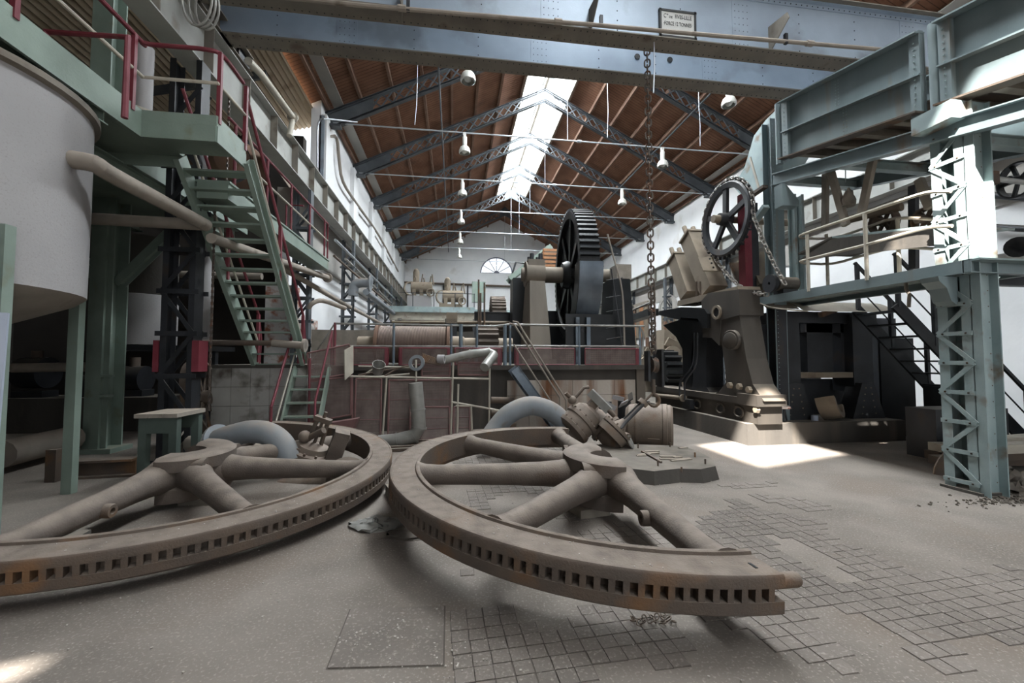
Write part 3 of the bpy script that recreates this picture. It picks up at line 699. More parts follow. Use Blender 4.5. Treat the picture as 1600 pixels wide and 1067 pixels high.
# post and braces under the platform
gp = PZ(160, 705)
gcol = thing('green_column', 'tall green steel column with diagonal braces under the platform', 'column', (gp.x, gp.y, 0))
MB().ibeam((gp.x, gp.y, 0), (gp.x, gp.y, 7.2), .36, .36, .03, up=(0, 1, 0)).build('shaft', M['green'], gcol, False)
MB().beam((gp.x + .02, gp.y - .2, .0), (gp.x + .02, gp.y - .2, GZ), .14, .05, (0, 1, 0)).build('cover_strip', M['green'], gcol, False)
MB().ibeam((gp.x + .15, gp.y, 2.95), (gp.x + 1.35, gp.y - .1, GZ - .05), .14, .18, .016, up=(0, 1, 0)).build('brace', M['green'], gcol, False)
MB().ibeam((gp.x - .15, gp.y, 3.0), (gp.x - 1.3, gp.y, GZ + .1), .14, .18, .016, up=(0, 1, 0)).build('brace', M['green'], gcol, False)
MB().box((gp.x, gp.y, .04), (.6, .5, .08)).build('base_plate', M['green'], gcol, False)
for y, z in ((gp.y - .24, 1.32), (gp.y - .24, .98)): MB().box((gp.x + .2, y, z), (.16, .1, .04)).build('cleat', M['green'], gcol, False)
q = PY(172, 40, 7.6)
tag(MB().ibeam((q.x, 7.6, GZ + .2), (q.x, 7.6, 8.0), .3, .3, .025, up=(0, 1, 0)).build('upper_green_post', M['green']), 'pale green upright standing on the high platform behind the railing', 'post')
# steps down from the platform
st = thing('green_stairs', 'steep open green steel stairs descending from the high platform', 'stairs', (bx - .4, 8.4, 1.45))
s0 = V((ax + .03, cy + .02, GZ + .1)); s1 = V((ax + .03, PX(402, 572, ax).y, 1.46)); WS = bx - ax - .03
for k, dx in enumerate((0, WS)):
    o = V((dx, 0, 0))
    MB().chan(s0 + o, s1 + o, .07, .22, .014, side=1 if k else -1).build('stringer', M['green'], st, False)
NT = 15
tm = MB().box((0, 0, 0), (WS, .2, .03)).mesh('tread', M['green'], False)
for i in range(NT):
    f = (i + .75) / NT; p = s0.lerp(s1, f); place(tm, 'tread', st, Matrix.Translation(p + V((WS / 2, 0, 0))))
for dx in (0.0, WS):
    o = V((dx, 0, 0)); u = V((0, 0, .92)); u2 = V((0, 0, .5))
    rail(st, [s0 + o + V((0, -.05, .95)), s0.lerp(s1, .97) + o + u, s1 + o + V((0, .05, .55)), s1 + o], .024)
    rail(st, [s0 + o + u2, s1 + o + V((0, -.05, .45))], .02, 'beige', 'mid_rail')
    for f in (.5, .97): p = s0.lerp(s1, f) + o; MB().beam(p, p + u, .05, .05, (0, 1, 0)).build('rail_post', M['red'], st, False)
# walkway behind the steps
wk = thing('green_walkway', 'narrow green walkway with red rails running along the arcade', 'walkway', (-3.4, 9, 3.9))
w1 = PX(513, 421, -3.30); wz = w1.z + .1
MB().span(-3.72, -3.3, cy + .3, w1.y, wz - .12, wz + .12).build('beam', M['green'], wk, False)
MB().span(-3.74, -3.28, cy + .3, w1.y + .02, wz + .12, wz + .15).build('deck', M['green'], wk, False)
rail(wk, [(-3.32, cy + .3, wz + 1.1), (-3.32, w1.y - .05, wz + 1.1), (-3.32, w1.y - .03, wz + .1)], .022)
rail(wk, [(-3.32, cy + .3, wz + .65), (-3.32, w1.y - .05, wz + .65)], .02, 'beige', 'mid_rail')
for i in range(5):
    y = cy + .5 + (w1.y - cy - .8) * i / 4; MB().tube([(-3.32, y, wz + .1), (-3.32, y, wz + 1.1)], .024, 6).build('rail_post', M['red'], wk)
rail(wk, [(-3.7, 9.6, wz + .1), (-3.7, 9.6, wz + .95), (-3.34, 9.6, wz + .95)], .022)

# ---- white tank at the left edge
tc_ = V((-4.95, 4.3, 0)); TR = 1.25
tk = thing('white_tank', 'large white round tank with conical bottom under the green platform', 'tank', (tc_.x, tc_.y, 1.2))
MB().lathe([(TR, 2.25), (TR + .004, 3.0), (TR, 4.12), (TR, 4.17), (TR - .05, 4.17), (TR - .05, 2.4)], 48, Matrix.Translation(tc_)).build('shell', M['tank'], tk)
MB().lathe([(TR, 2.25), (TR * .93, 2.17), (.3, 1.75), (.14, 1.6), (.14, 1.2), (.001, 1.2)], 48, Matrix.Translation(tc_)).build('cone_bottom', M['cream_pipe'], tk)
MB().lathe([(TR + .0, 4.10), (TR + .05, 4.12), (TR + .05, 4.18), (TR, 4.18)], 48, Matrix.Translation(tc_), loop=True).build('rim', M['crane_dark'], tk)
for x, y, top in ((-4.56, 5.7, 3.2), (-3.73, 3.95, 2.72), (-6.25, 4.6, 3.0)):
    MB().box((x, y, top / 2), (.11, .09, top)).build('tank_leg', M['green'], tk, False)
pp = V((-3.56, 3.82, .32))
tag(MB().quad((pp.x - 1.0, pp.y - .6, .0), (pp.x - .02, pp.y, .0), (pp.x + .03, pp.y, 1.97), (pp.x - 1.0, pp.y - .6, 1.97), .05).build('tall_board', M['panel'], smooth=False), 'pale blue flat board standing before the front leg of the white tank', 'board')

# ---- dark bay behind: hanging tank, cylinders, pipes, bench, pulley
q0 = PY(222, 540, 9.6)
ht = thing('round_vessel', 'grey white upright vessel hanging behind the green column', 'tank', (q0.x, 9.6, 1.6))
MB().lathe([(.56, 1.95), (.56, 4.1), (.001, 4.15)], 32, Matrix.Translation((q0.x, 9.6, 0))).build('shell', M['dark_concrete'], ht)
MB().lathe([(.001, 1.9), (.57, 1.9), (.575, 2.9), (.56, 2.92)], 32, Matrix.Translation((q0.x, 9.6, 0))).build('white_lower_band', M['tank'], ht)
lg = thing('steel_ledge', 'rusted steel ledge below the grey white vessel', 'ledge', (q0.x, 9.6, 1.7))
MB().span(q0.x - .7, q0.x + 1.5, 9.0, 10.2, 1.78, 1.88).build('plate', M['dark_steel'], lg, False)
for x in (q0.x - .6, q0.x + 1.4): MB().span(x - .06, x + .06, 9.5, 9.62, 0, 1.78).build('leg', M['dark_steel'], lg, False)
q = PY(317, 500, 9.2)
tag(MB().lathe([(.001, 1.95), (.17, 1.95), (.17, 3.1), (.12, 3.35), (.12, 4.2), (.001, 4.2)], 20, Matrix.Translation((q.x, 9.2, 0))).build('white_standpipe', M['tank']), 'white standpipe beside the dark lattice column', 'pipe')
P_ = pipe
P_('lagged_pipe', smooth_path([V((-4.3, 4.55, PX(136, 253, -3.6).z + .05)), PX(136, 253, -3.6), PX(180, 276, -3.55), PX(322, 352, -3.55)], 4), .085, 'cream_pipe', 'thick lagged pipe slanting below the green platform')
q = PX(322, 352, -3.55)
P_('lagged_pipe', [q + V((0, -.02, 0)), (-5.2, q.y, q.z + .03)], .08, 'cream_pipe', 'thick lagged pipe crossing behind the green column')
P_('lagged_pipe', [(-7.5, 10.6, 3.6), (-4.6, 10.6, 3.6)], .08, 'cream_pipe', 'thin lagged pipe high in the dark bay')
P_('copper_pipe', [PY(300, 535, 8.0), PY(425, 536, 8.0), PY(428, 536, 8.0)], .05, 'rust_iron', 'copper brown pipe running behind the green stairs')
P_('grey_pipe_stub', [PY(426, 536, 8.0), PY(478, 540, 8.0)], .07, 'cream_pipe', 'short grey capped pipe beside the green stairs', flange=(1,))
g0 = PY(20, 575, 9.0); g1 = PY(146, 573, 9.0)
P_('lagged_pipe', [g0, g1], .09, 'cream_pipe', 'lagged pipe low in the dark bay behind the tank leg')
P_('fallen_pipe', [PZ(0, 742) + V((0, 0, .28)), PZ(112, 712) + V((0, 0, .3))], .19, 'cream_pipe', 'thick dusty pipe lying on the floor behind the tank leg')
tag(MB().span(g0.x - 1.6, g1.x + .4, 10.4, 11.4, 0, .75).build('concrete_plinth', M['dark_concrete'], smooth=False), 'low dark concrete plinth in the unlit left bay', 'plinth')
for k, (x, w_, h_) in enumerate(((-9.4, .7, 1.3), (-8.3, .5, 1.0), (-7.4, .6, 1.15))):
    t = thing('pump', ('stubby', 'small', 'rounded')[k] + ' dark pump on the plinth in the unlit left bay', 'pump', (x, 10.8, .75))
    MB().disc(w_ / 2, .5, 20, along((x - .25, 10.8, h_), (1, 0, 0))).build('casing', M['dark_steel'], t)
    MB().span(x - .3, x + .3, 10.6, 11.0, .75, .9).build('foot', M['dark_steel'], t, False)
    MB().disc(.1, .5, 12, along((x, 10.8, h_), (0, 0, 1))).build('outlet', M['rust_iron'], t)
ib = thing('steel_joist', 'rusty steel joist lying flat behind the broken wheel hub', 'joist', PZ(150, 745))
a, b = PZ(95, 748), PZ(212, 742)
MB().ibeam(a + V((0, 0, .12)), b + V((0, 0, .12)), .2, .24, .03).build('joist', M['rust_iron'], ib, False)
tag(MB().beam(PZ(84, 752) + V((0, 0, .0)), PZ(84, 752) + V((0, 0, .42)), .12, .12, (0, 1, 0)).build('wooden_prop', M['rust_iron'], smooth=False), 'short square prop under the fallen dusty pipe', 'prop')
# work bench
by = 6.05; b0, b1 = PY(234, 650, by), PY(299, 650, by); bz = PY(265, 640, by + .2).z
wb_ = thing('work_bench', 'small dark green work bench with a dusty timber top', 'bench', ((b0.x + b1.x) / 2, by, 0))
for i in range(3):
    x0 = b0.x + (b1.x - b0.x) * i / 3; MB().span(x0 + .004, x0 + (b1.x - b0.x) / 3 - .004, by - .28, by + .32, bz - .05, bz).build('top_plank', M['timber'], wb_, False)
for x in (b0.x + .08, b1.x - .07):
    for y in (by - .2, by + .25): MB().span(x - .045, x + .045, y - .045, y + .045, 0, bz - .05).build('leg', M['dark_green'], wb_, False)
MB().span(b0.x + .04, b1.x - .03, by - .24, by - .2, bz - .25, bz - .05).build('apron', M['dark_green'], wb_, False)
MB().span(b0.x + .04, b1.x - .03, by + .24, by + .28, bz - .25, bz - .05).build('apron', M['dark_green'], wb_, False)
# leaning spoked pulley
pc_ = PY(318, 622, 8.25); PM = Matrix.Translation(pc_) @ Matrix.Rotation(math.radians(12), 4, 'Z') @ Matrix.Rotation(math.radians(78), 4, 'Y')
pl = thing('flat_pulley', 'dark rusty spoked pulley leaning beside the concrete slab', 'pulley', (pc_.x, pc_.y, 0))
MB().lathe([(.66, -.1), (.70, -.1), (.70, .1), (.66, .1)], 36, PM, loop=True).build('rim', M['rust_iron'], pl)
MB().lathe([(.06, -.1), (.13, -.1), (.13, .1), (.06, .1)], 20, PM, loop=True).build('hub', M['rust_iron'], pl)
for k in range(8):
    a = k * PI / 4; MB().beam(PM @ V((.12 * math.cos(a), .12 * math.sin(a), 0)), PM @ V((.67 * math.cos(a), .67 * math.sin(a), 0)), .07, .03, PM.to_3x3() @ V((0, 0, 1))).build('spoke', M['rust_iron'], pl, False)
for px_, y0, y1 in ((326, 345, 640), (350, 350, 470)):
    a, b = PY(px_, y0, 6.9 if px_ < 340 else 8.0), PY(px_, y1, 6.9 if px_ < 340 else 8.0)
    a = V((a.x, a.y, GZ + .1)) if px_ < 340 else V((-3.86, PX(350, 420, -3.86).y, RB)); b = b if px_ < 340 else V((-3.86, a.y, 2.7)); t = thing('thin_chain', ('longer' if px_ < 340 else 'shorter') + ' thin rusty chain dangling behind the green stairs', 'chain', b)
    g = MB(); k = 0; z = a.z; x_ = b.x
    while z > b.z:
        g.box((x_, a.y, z), (.035 if k % 2 else .012, .012 if k % 2 else .035, .05)); z -= .045; k += 1
    stuff(g.build('links', M['chain'], t, False))
# concrete slab with tile facing
sy = 8.5; x0, x1 = PY(331, 600, sy).x, PY(481, 600, sy).x
sb = thing('concrete_slab', 'stained grey concrete block faced with square tiles beside the stairs', 'block', ((x0 + x1) / 2, sy + 1, 0))
MB().span(x0, x1, sy, sy + 2.4, 0, 1.44).build('core', M['dark_concrete'], sb, False)
MB().span(x0 - .03, x1 + .03, sy - .04, sy + 2.4, 1.44, 1.5).build('capping', M['dark_concrete'], sb, False)
M['slab_tile'] = mat('stained_tile', '8b8984', '9a9894', 2.2, 0.8, patch='554f48', pscale=2.0, pamt=0.5, bump=0.2)
nx, nz = 5, 4; tw, th_ = (x1 - x0) / nx, 1.44 / nz
fm = MB().box((0, 0, 0), (tw - .008, .02, th_ - .008)).mesh('facing_tile', M['slab_tile'], False)
for i in range(nx):
    for j in range(nz): place(fm, 'facing_tile', sb, Matrix.Translation((x0 + tw * (i + .5), sy - .006 - random.uniform(0, .004), th_ * (j + .5))))
# short steps up to the slab
ss = thing('short_green_steps', 'short green steps with red handrail in front of the concrete slab', 'steps', (-3.0, 7.6, 0))
t0, t1 = PY(461, 580, 8.35), PY(428, 662, 7.55)
xs0, xs1 = t0.x, t0.x + .62
for x in (xs0, xs1): MB().beam((x, 8.38, 1.45), (x, 7.55, .0), .035, .16).build('stringer', M['green'], ss, False)
for i in range(6):
    f = (i + .6) / 6; MB().box(((xs0 + xs1) / 2, 8.38 - .83 * f, 1.42 - 1.4 * f), (xs1 - xs0, .19, .03)).build('tread', M['green'], ss, False)
rail(ss, smooth_path([(xs0 - .06, 7.5, .05), (xs0 - .06, 7.5, .75), (xs0 - .04, 7.55, .95), (xs0 - .02, 8.3, 2.15), (xs0, 8.45, 2.2), (xs0, 8.5, 2.1), (xs0, 8.5, 1.5)], 4), .024)
rail(ss, [(xs0 - .05, 7.52, .3), (xs0 - .02, 8.4, 1.75)], .016, 'beige', 'mid_rail')
rail(ss, [(xs1 + .02, 7.5, .05), (xs1 + .02, 7.5, .9), (xs1 + .02, 8.4, 2.15), (xs1 + .02, 8.4, 1.5)], .02)

# ---- pipes and fittings along the arcade wall
P_('wall_pipe', smooth_path([PX(514, 213, XL + .12), PX(526, 216, XL + .16), PX(530, 250, XL + .16), PX(536, 284, XL + .16), PX(557, 318, XL + .16), PX(592, 368, XL + .16), PX(622, 424, XL + .16)], 3), .055, 'cream_pipe', 'brown pipe stepping down along the high white wall')
P_('arcade_pipe', [PX(330, 372, -3.5), PX(512, 434, -3.5)], .075, 'cream_pipe', 'beige pipe with an open bolted flange end beside the green walkway', flange=(1,))
P_('arcade_pipe', [PX(430, 412, -3.75), PX(536, 474, -3.75), PX(600, 508, -3.75)], .07, 'cream_pipe', 'long lagged pipe running past the peeling brick pier')
P_('arcade_pipe', [PX(524, 375, -3.8), PX(618, 468, -3.8)], .045, 'zinc', 'pale thin pipe high along the arcade columns')
P_('arcade_pipe', [PX(522, 400, -3.8), PX(612, 478, -3.8)], .04, 'rust_iron', 'rusty thin pipe below the pale one along the arcade')
P_('arcade_pipe', [PX(540, 405, -3.85), PX(618, 480, -3.85)], .05, 'galv', 'grey thin pipe between the arcade columns')
P_('arcade_pipe', [PX(572, 456, -3.6), PX(621, 494, -3.6)], .13, 'pipe_blue', 'fat grey blue pipe dropping towards the far machines', flange=(1,))
ep = P_('elbow_pipe', smooth_path([PY(552, 462, 14.5), PY(554, 446, 14.5), PY(565, 442, 14.5), PY(580, 443, 14.5)], 4), .16, 'pipe_blue', 'grey blue elbow pipe with a flange beside an arcade column', flange=(1,))
MB().tube([PY(552, 462, 14.5), V((PY(552, 462, 14.5).x, 14.5, 0))], .03, 8).build('stand', M['dark_steel'], ep)
P_('bent_pipe', smooth_path([PY(482, 482, 11.2), PY(488, 474, 11.2), PY(505, 470, 11.4), PY(540, 482, 11.8)], 4), .06, 'cream_pipe', 'bent brown pipe with valve on the brick pier')
P_('eave_duct', [PX(388, 95, -3.75), PX(408, 116, -3.75), PX(458, 184, -3.75)], .07, 'beige', 'beige duct above the left crane runway', flange=(2,))
P_('eave_duct', [PX(458, 184, -3.75), PX(452, 212, -3.75)], .06, 'beige', 'short beige duct elbow above the left crane runway')
P_('conduit_drop', smooth_path([PX(496, 262, XL + .2), PX(496, 205, XL + .2), PX(500, 188, XL + .25), PX(512, 186, XL + .5), (XL + 1.0, TRUSS_Y[2] - .05, TIE + .06)], 4), .025, 'zinc', 'thin white conduit turning down the first pilaster')
t = thing('cable_hank', 'loose hank of grey cable hanging above the runway', 'cable', PY(315, 44, 6.0))
for k in range(3):
    c = PY(308 + 6 * k, -6 + 6 * k, 6.0); MB().tube([c + V((math.cos(a) * (.19 - .02 * k), .03 * k, math.sin(a) * (.42 - .05 * k))) for a in [2 * PI * i / 24 for i in range(24)]], .016, 6, closed=True).build('cable_loop', M['galv'], t)
# copper coloured vessels beyond the railing
for k, (px_, py_, r_) in enumerate(((392, 250, .42), (440, 268, .62))):
    c = PY(px_, py_, 9.2 if k == 0 else 10.6); t = thing('copper_pan', ('smaller' if k == 0 else 'larger') + ' copper coloured vessel end behind the green stairs', 'vessel', c)
    Mx = along(c - V((.5 if k == 0 else .95, 0.0, .0)), (.75, -.55, -.25))
    MB().lathe([(.001, .42), (r_ * .5, .40), (r_ * .85, .3), (r_, .1), (r_, -.8)], 28, Mx).build('dished_end', M['roller_edge'], t)
    MB().lathe([(r_, .02), (r_ + .06, .02), (r_ + .06, .1), (r_, .1)], 28, Mx, loop=True).build('rim_band', M['dark_steel'], t)
vt = thing('open_vat', 'round pale vat with a white pipe on the green platform', 'vat', PY(245, 180, 6.0))
c = PY(243, 178, 6.2); c.z = GZ + .18
MB().lathe([(.001, 0), (.5, 0), (.5, .42), (.54, .44), (.54, .48), (.46, .48), (.46, .05)], 28, Matrix.Translation((c.x - .1, 6.0, c.z)) @ Matrix.Scale(.7, 4)).build('tub', M['beige'], vt)
MB().tube([(c.x - .02, 6.0, c.z + .1), (c.x - .02, 6.0, c.z + 1.3)], .1, 16).build('white_pipe', M['tank'], vt)
# ================================================================ FOREGROUND: TWO HALVES OF A GREAT GEAR WHEEL
R0 = 2.32
def half_wheel(name, label, c, tx, ty, a0, a1, spokes, side, boss_sp):
    zx = V((-tx, -ty, 1)).normalized(); xx = (V((1, 0, tx)) - zx * V((1, 0, tx)).dot(zx)).normalized()
    W = Matrix((xx, zx.cross(xx), zx)).transposed().to_4x4(); W.translation = V(c)
    t = thing(name, label, 'gear wheel', (c[0], c[1], 0.0), None)
    Ri = R0 - .285; d0, d1 = math.radians(a0), math.radians(a1)
    sec = [(Ri, .02), (Ri + .02, .024), (Ri + .035, .018), (Ri + .042, 0), (R0 - .03, 0), (R0 - .024, .006), (R0 - .01, .004), (R0, -.01), (R0, -.066), (R0 - .075, -.068), (R0 - .075, -.138), (R0, -.140), (R0, -.205), (R0 - .012, -.216), (R0 - .13, -.216), (R0 - .15, -.225), (R0 - .155, -.285), (Ri + .03, -.285), (Ri + .02, -.24), (Ri, -.235)]
    MB().lathe(sec, 110, W, d0, d1, True).build('rim', M['rust_iron'], t)
    pit = .080 / R0; n = int((d1 - d0) / pit)
    bmx = MB().box((0, 0, 0), (.075, .036, .074)).mesh('cog_block', M['rust_iron'], False)
    for i in range(n):
        a = d0 + pit * (i + .5)
        place(bmx, 'cog_block', t, W @ Matrix.Rotation(a, 4, 'Z') @ Matrix.Translation((R0 - .041, 0, -.103)))
    for a in spokes:
        ar = math.radians(a); d = V((math.cos(ar), math.sin(ar), 0)); pts = []; rs = []
        for f, r in ((.30, .2), (.42, .172), (.55, .145), (.75, .128), (1.1, .114), (1.5, .105), (1.85, .1), (1.97, .108), (2.03, .125), (2.06, .14)):
            pts.append(W @ (d * f + V((0, 0, -.10)))); rs.append(r)
        sp = MB().tube(pts, rs, 18).build('spoke', M['iron'], t)
        if a in boss_sp:
            s = V((-d.y, d.x, 0)) * boss_sp[a]
            for f in (1.2,):
                b = d * f + V((0, 0, -.12))
                MB().lathe([(.028, .03), (.062, .03), (.062, .15), (.055, .162), (.028, .162), (.026, .12)], 18, W @ along(b, s), loop=True).build('bolt_boss', M['rust_iron'], sp)
    # hub, cut along its middle
    h0, h1 = math.radians(min(spokes) + 0), math.radians(max(spokes) - 0)
    hs = [(.2, -.36), (.2, .10), (.24, .13), (.46, .13), (.5, .10), (.5, -.02), (.4, -.06), (.4, -.2), (.46, -.22), (.46, -.36)]
    hub = MB().lathe(hs, 40, W, h0, h1, True).build('hub', M['iron'], t)
    MB().ball(W @ V((side * .30, 0, -.13)), .26, 20).build('hub_fillet', M['iron'], hub)
    for s in (-1, 1):
        b = V((side * .36, s * .33, .015)); MB().lathe([(.03, -.36), (.085, -.36), (.085, .05), (.03, .05), (.028, .0)], 18, W @ along(b, (side, 0, 0)), loop=True).build('bolt_boss', M['iron'], hub)
    return t, W
wr_, WR = half_wheel('gear_half', 'half of a dusty iron gear wheel with a dowel at its rim end', (1.688, 4.417, .45), -.039, .016, 86.5, 273.2, (91, 136, 182, 227, 269), -1, {269: -1, 91: 1})
ea = math.radians(273.2); e = V((math.cos(ea), math.sin(ea), 0)); tg = V((-e.y, e.x, 0))
MB().lathe([(.001, -.1), (.042, -.1), (.042, .115), (.036, .13), (.012, .132), (.01, .1), (.001, .1)], 20, WR @ along(e * (R0 - .05) + V((0, 0, -.052)), tg)).build('dowel', M['rust_iron'], wr_)
kp = WR @ (V((math.cos(ea - .045), math.sin(ea - .045), 0)) * (R0 - .12) + V((0, 0, .001)))
MB().box(kp, (.06, .018, .004), (WR @ Matrix.Rotation(ea, 4, 'Z')).to_3x3()).build('keyway', M['ink'], wr_)
wl_, WL = half_wheel('gear_half', 'half of a great rusty iron gear wheel lying beside the green bench', (-3.096, 5.332, .45), -.037, .044, -94, 97, (-91, -47, -2, 44, 90), 1, {-91: 1, 44: -1})
# timber and iron blocks they rest on
def block(c, s, m, label, rot=0):
    return tag(MB().box((c[0], c[1], s[2] / 2), s, Matrix.Rotation(math.radians(rot), 3, 'Z')).build('support_block', M[m], smooth=False), label, 'block')
p = WR @ V((-.3, -.12, 0)); block((p.x, p.y), (.34, .4, .085), 'timber', 'squat timber under the hub of the gear half with the dowel', 12)
p = WL @ V((.3, -.1, 0)); block((p.x, p.y), (.34, .4, .07), 'timber', 'squat timber under the hub of the rusty gear half', -8)
block((-.66, 5.0), (.16, .42, .11), 'timber', 'grey timber standing where the two gear halves meet', 20)
p = WL @ V((.06, -1.55, 0)); block((p.x - .05, p.y), (.3, .22, .2), 'dark_concrete', 'dark block under the long spoke of the rusty gear half', 10)
# loose chips lying on the metal and the floor
M['chip'] = mat('pale_chip', '9c968d', 'b5afa6', 9, 0.9)
g = MB()
for k in range(220):
    a = random.uniform(0, 2 * PI); Wm = WR if k % 2 else WL
    rr = random.uniform(R0 - .24, R0 - .03)
    ar = random.uniform(1.52, 4.75) if k % 2 else random.uniform(-1.6, 1.68)
    p = Wm @ V((rr * math.cos(ar), rr * math.sin(ar), .002)); s = random.uniform(.003, .011)
    g.box(p, (s, s * .7, .004), Matrix.Rotation(a, 3, 'Z'))
for k in range(380):
    x, y = random.uniform(-3, 5), random.uniform(1.6, 6.5); s = random.uniform(.003, .012)
    g.box((x, y, .006), (s, s * .7, .006), Matrix.Rotation(random.uniform(0, 3), 3, 'Z'))
for cx_, cy_, n_ in ((.0, 2.3, 30), (-.45, 2.55, 45), (.62, 3.7, 30), (-.25, 2.1, 25)):
    for k in range(n_): s = random.uniform(.003, .012); g.box((random.gauss(cx_, .12), random.gauss(cy_, .08), .008), (s, s, .005), Matrix.Rotation(random.uniform(0, 3), 3, 'Z'))
tg_ = stuff(g.build('debris_chips', M['chip'], smooth=False)); tag(tg_, 'pale chips of plaster scattered over the floor and the gear halves', 'debris')
# crumpled sheet between the wheels
def lump(name, c, s, m, label, cat, n=14, k=8, seed=1, rough=.35):
    g = MB(); vs = []; rnd = random.Random(seed)
    for i in range(k + 1):
        th = PI / 2 * i / k
        for j in range(n):
            a = 2 * PI * j / n; rr = math.cos(th) * (1 + rough * mnoise.noise((math.cos(a) * 2 + seed, math.sin(a) * 2, i * .6)))
            vs.append((c[0] + s[0] * rr * math.cos(a), c[1] + s[1] * rr * math.sin(a), c[2] + s[2] * math.sin(th) * (1 + rough * mnoise.noise((j * .9, i * .9, seed)))))
    fs = [(i * n + j, i * n + (j + 1) % n, (i + 1) * n + (j + 1) % n, (i + 1) * n + j) for i in range(k) for j in range(n)]
    g.add(vs, fs + [tuple(range(n))[::-1]]); return tag(g.build(name, M[m]), label, cat)
q = PZ(590, 822); lump('crumpled_sheet', (q.x, q.y, 0), (.22, .16, .06), 'galv', 'crumpled grey sheet on the floor between the gear halves', 'sheet', 22, 9, 3, .9)
q = PZ(655, 835); lump('dirt_pile', (q.x, q.y, 0), (.3, .12, .03), 'rubble', 'low pile of dirt below the rim where the gear halves meet', 'dirt', 18, 6, 5, .8)
# short length of chain on the floor
q0, q1 = PZ(988, 974), PZ(1047, 968)
fc = thing('floor_chain', 'short rusty chain lying on the floor beside the gear rim', 'chain', (q0.x, q0.y, 0))
lf = link_mesh(.042, .026, .0045, M['rust_iron'], 6, 5)
for k in range(15):
    f = k / 14; p = q0.lerp(q1, f); p.z = .014 + .012 * (k % 3 == 0); p.y += .03 * math.sin(k * 1.7) - .01
    place(lf, 'link', fc, Matrix.Translation(p) @ Matrix.Rotation(k * 1.3, 4, 'Z') @ Matrix.Rotation(PI / 2 + (.7 if k % 2 else -.4), 4, 'X'))

# ================================================================ VALVES AND PIPES BEHIND THE WHEELS
def bolts(g, Mx, r, z, n, br=.018):
    for k in range(n):
        a = 2 * PI * k / n; g.disc(br, .035, 6, Mx @ Matrix.Translation((r * math.cos(a), r * math.sin(a), z)))
YP = 6.25
bp = thing('swan_neck_pipe', 'grey curved pipe with a drilled flange lying inside the rusty gear half', 'pipe', PY(400, 720, YP))
pts = smooth_path([PY(340, 688, YP + .1), PY(362, 681, YP), PY(392, 674, YP - .05), PY(420, 678, YP - .1), PY(441, 695, YP - .15), PY(452, 722, YP - .2)], 5)
MB().tube(pts, .155, 20).build('bend', M['pipe_blue'], bp)
d = pts[0] - pts[1]; g = MB(); Mx = along(pts[0], -d); g.disc(.22, .04, 28, Mx); fl = g.build('flange', M['pipe_blue'], bp)
g = MB(); bolts(g, Mx, .188, -.012, 10, .014); g.build('bolt_ring', M['ink'], fl)
pipe('dusty_pipe', [PY(298, 699, YP + .25) + V((0, 0, .05)), PY(338, 690, YP + .12)], .12, 'cream_pipe', 'short dusty pipe against the flange of the grey curved pipe')
pipe('dusty_pipe', [PY(320, 713, 6.9), PY(440, 702, 7.0)], .13, 'cream_pipe', 'dusty pipe lying under the grey curved pipe')
def valve(name, label, c, ax_, up_, s, m='valve'):
    t = thing(name, label, 'valve', (c.x, c.y, 0)); Z = V(ax_).normalized()
    Mx = along(c, Z, up_) @ Matrix.Scale(s, 4)
    MB().lathe([(.001, -.34), (.16, -.34), (.18, -.2), (.25, -.16), (.25, .0), (.22, .02), (.2, .1), (.1, .14), (.001, .14)], 28, Mx).build('bonnet', M[m], t)
    fl = MB().lathe([(.18, -.03), (.3, -.03), (.3, .03), (.18, .03)], 32, Mx, loop=True).build('flange', M[m], t)
    g = MB(); bolts(g, Mx, .275, .03, 12, .016); g.build('bolt_ring', M['rust_iron'], fl)
    fl = MB().lathe([(.18, -.12), (.3, -.12), (.3, -.06), (.18, -.06)], 32, Mx, loop=True).build('flange', M[m], t)
    for q in (-1, 1): MB().beam(Mx @ V((q * .09, 0, .12)), Mx @ V((q * .07, 0, .46)), .05 * s, .035 * s, Z.orthogonal()).build('yoke_arm', M[m], t, False)
    MB().box(Mx @ V((0, 0, .47)), (.22 * s, .1 * s, .06 * s), Mx.to_3x3().normalized()).build('yoke_bridge', M['rust_iron'], t, False)
    MB().tube([Mx @ V((0, 0, .1)), Mx @ V((0, 0, .58))], .022 * s, 10).build('spindle', M['rust_iron'], t)
    return t, Mx
vl, Mx = valve('gate_valve', 'rusty flanged valve with a tilted yoke lying inside the rusty gear half', PY(486, 706, 6.3), (.35, -.1, .95), (0, 1, 0), 1.05)
c = PY(528, 695, 6.2); MB().box(c, (.2, .22, .42), Euler((.2, .3, .3)).to_matrix()).build('cylinder_box', M['iron'], vl, False)
MB().ball(PY(476, 682, 6.2), .085, 16).build('grease_bulb', M['valve'], vl)
MB().tube([PY(484, 683, 6.2), PY(506, 672, 6.1)], .045, 10).build('lever_shaft', M['rust_iron'], vl)
g = MB(); g.lathe([(.2, 0), (.3, 0), (.3, .06), (.24, .08), (.2, .3), (.16, .3), (.16, .02)], 30, along(PY(540, 752, 5.6) + V((0, 0, -.0)), (.25, -.75, .2)), loop=True); g.build('open_flange', M['valve'], vl)
pipe('valve_pipe', [PY(440, 765, 5.9), PY(535, 745, 5.75)], .14, 'valve', 'short dark pipe between the valve and its open flange')
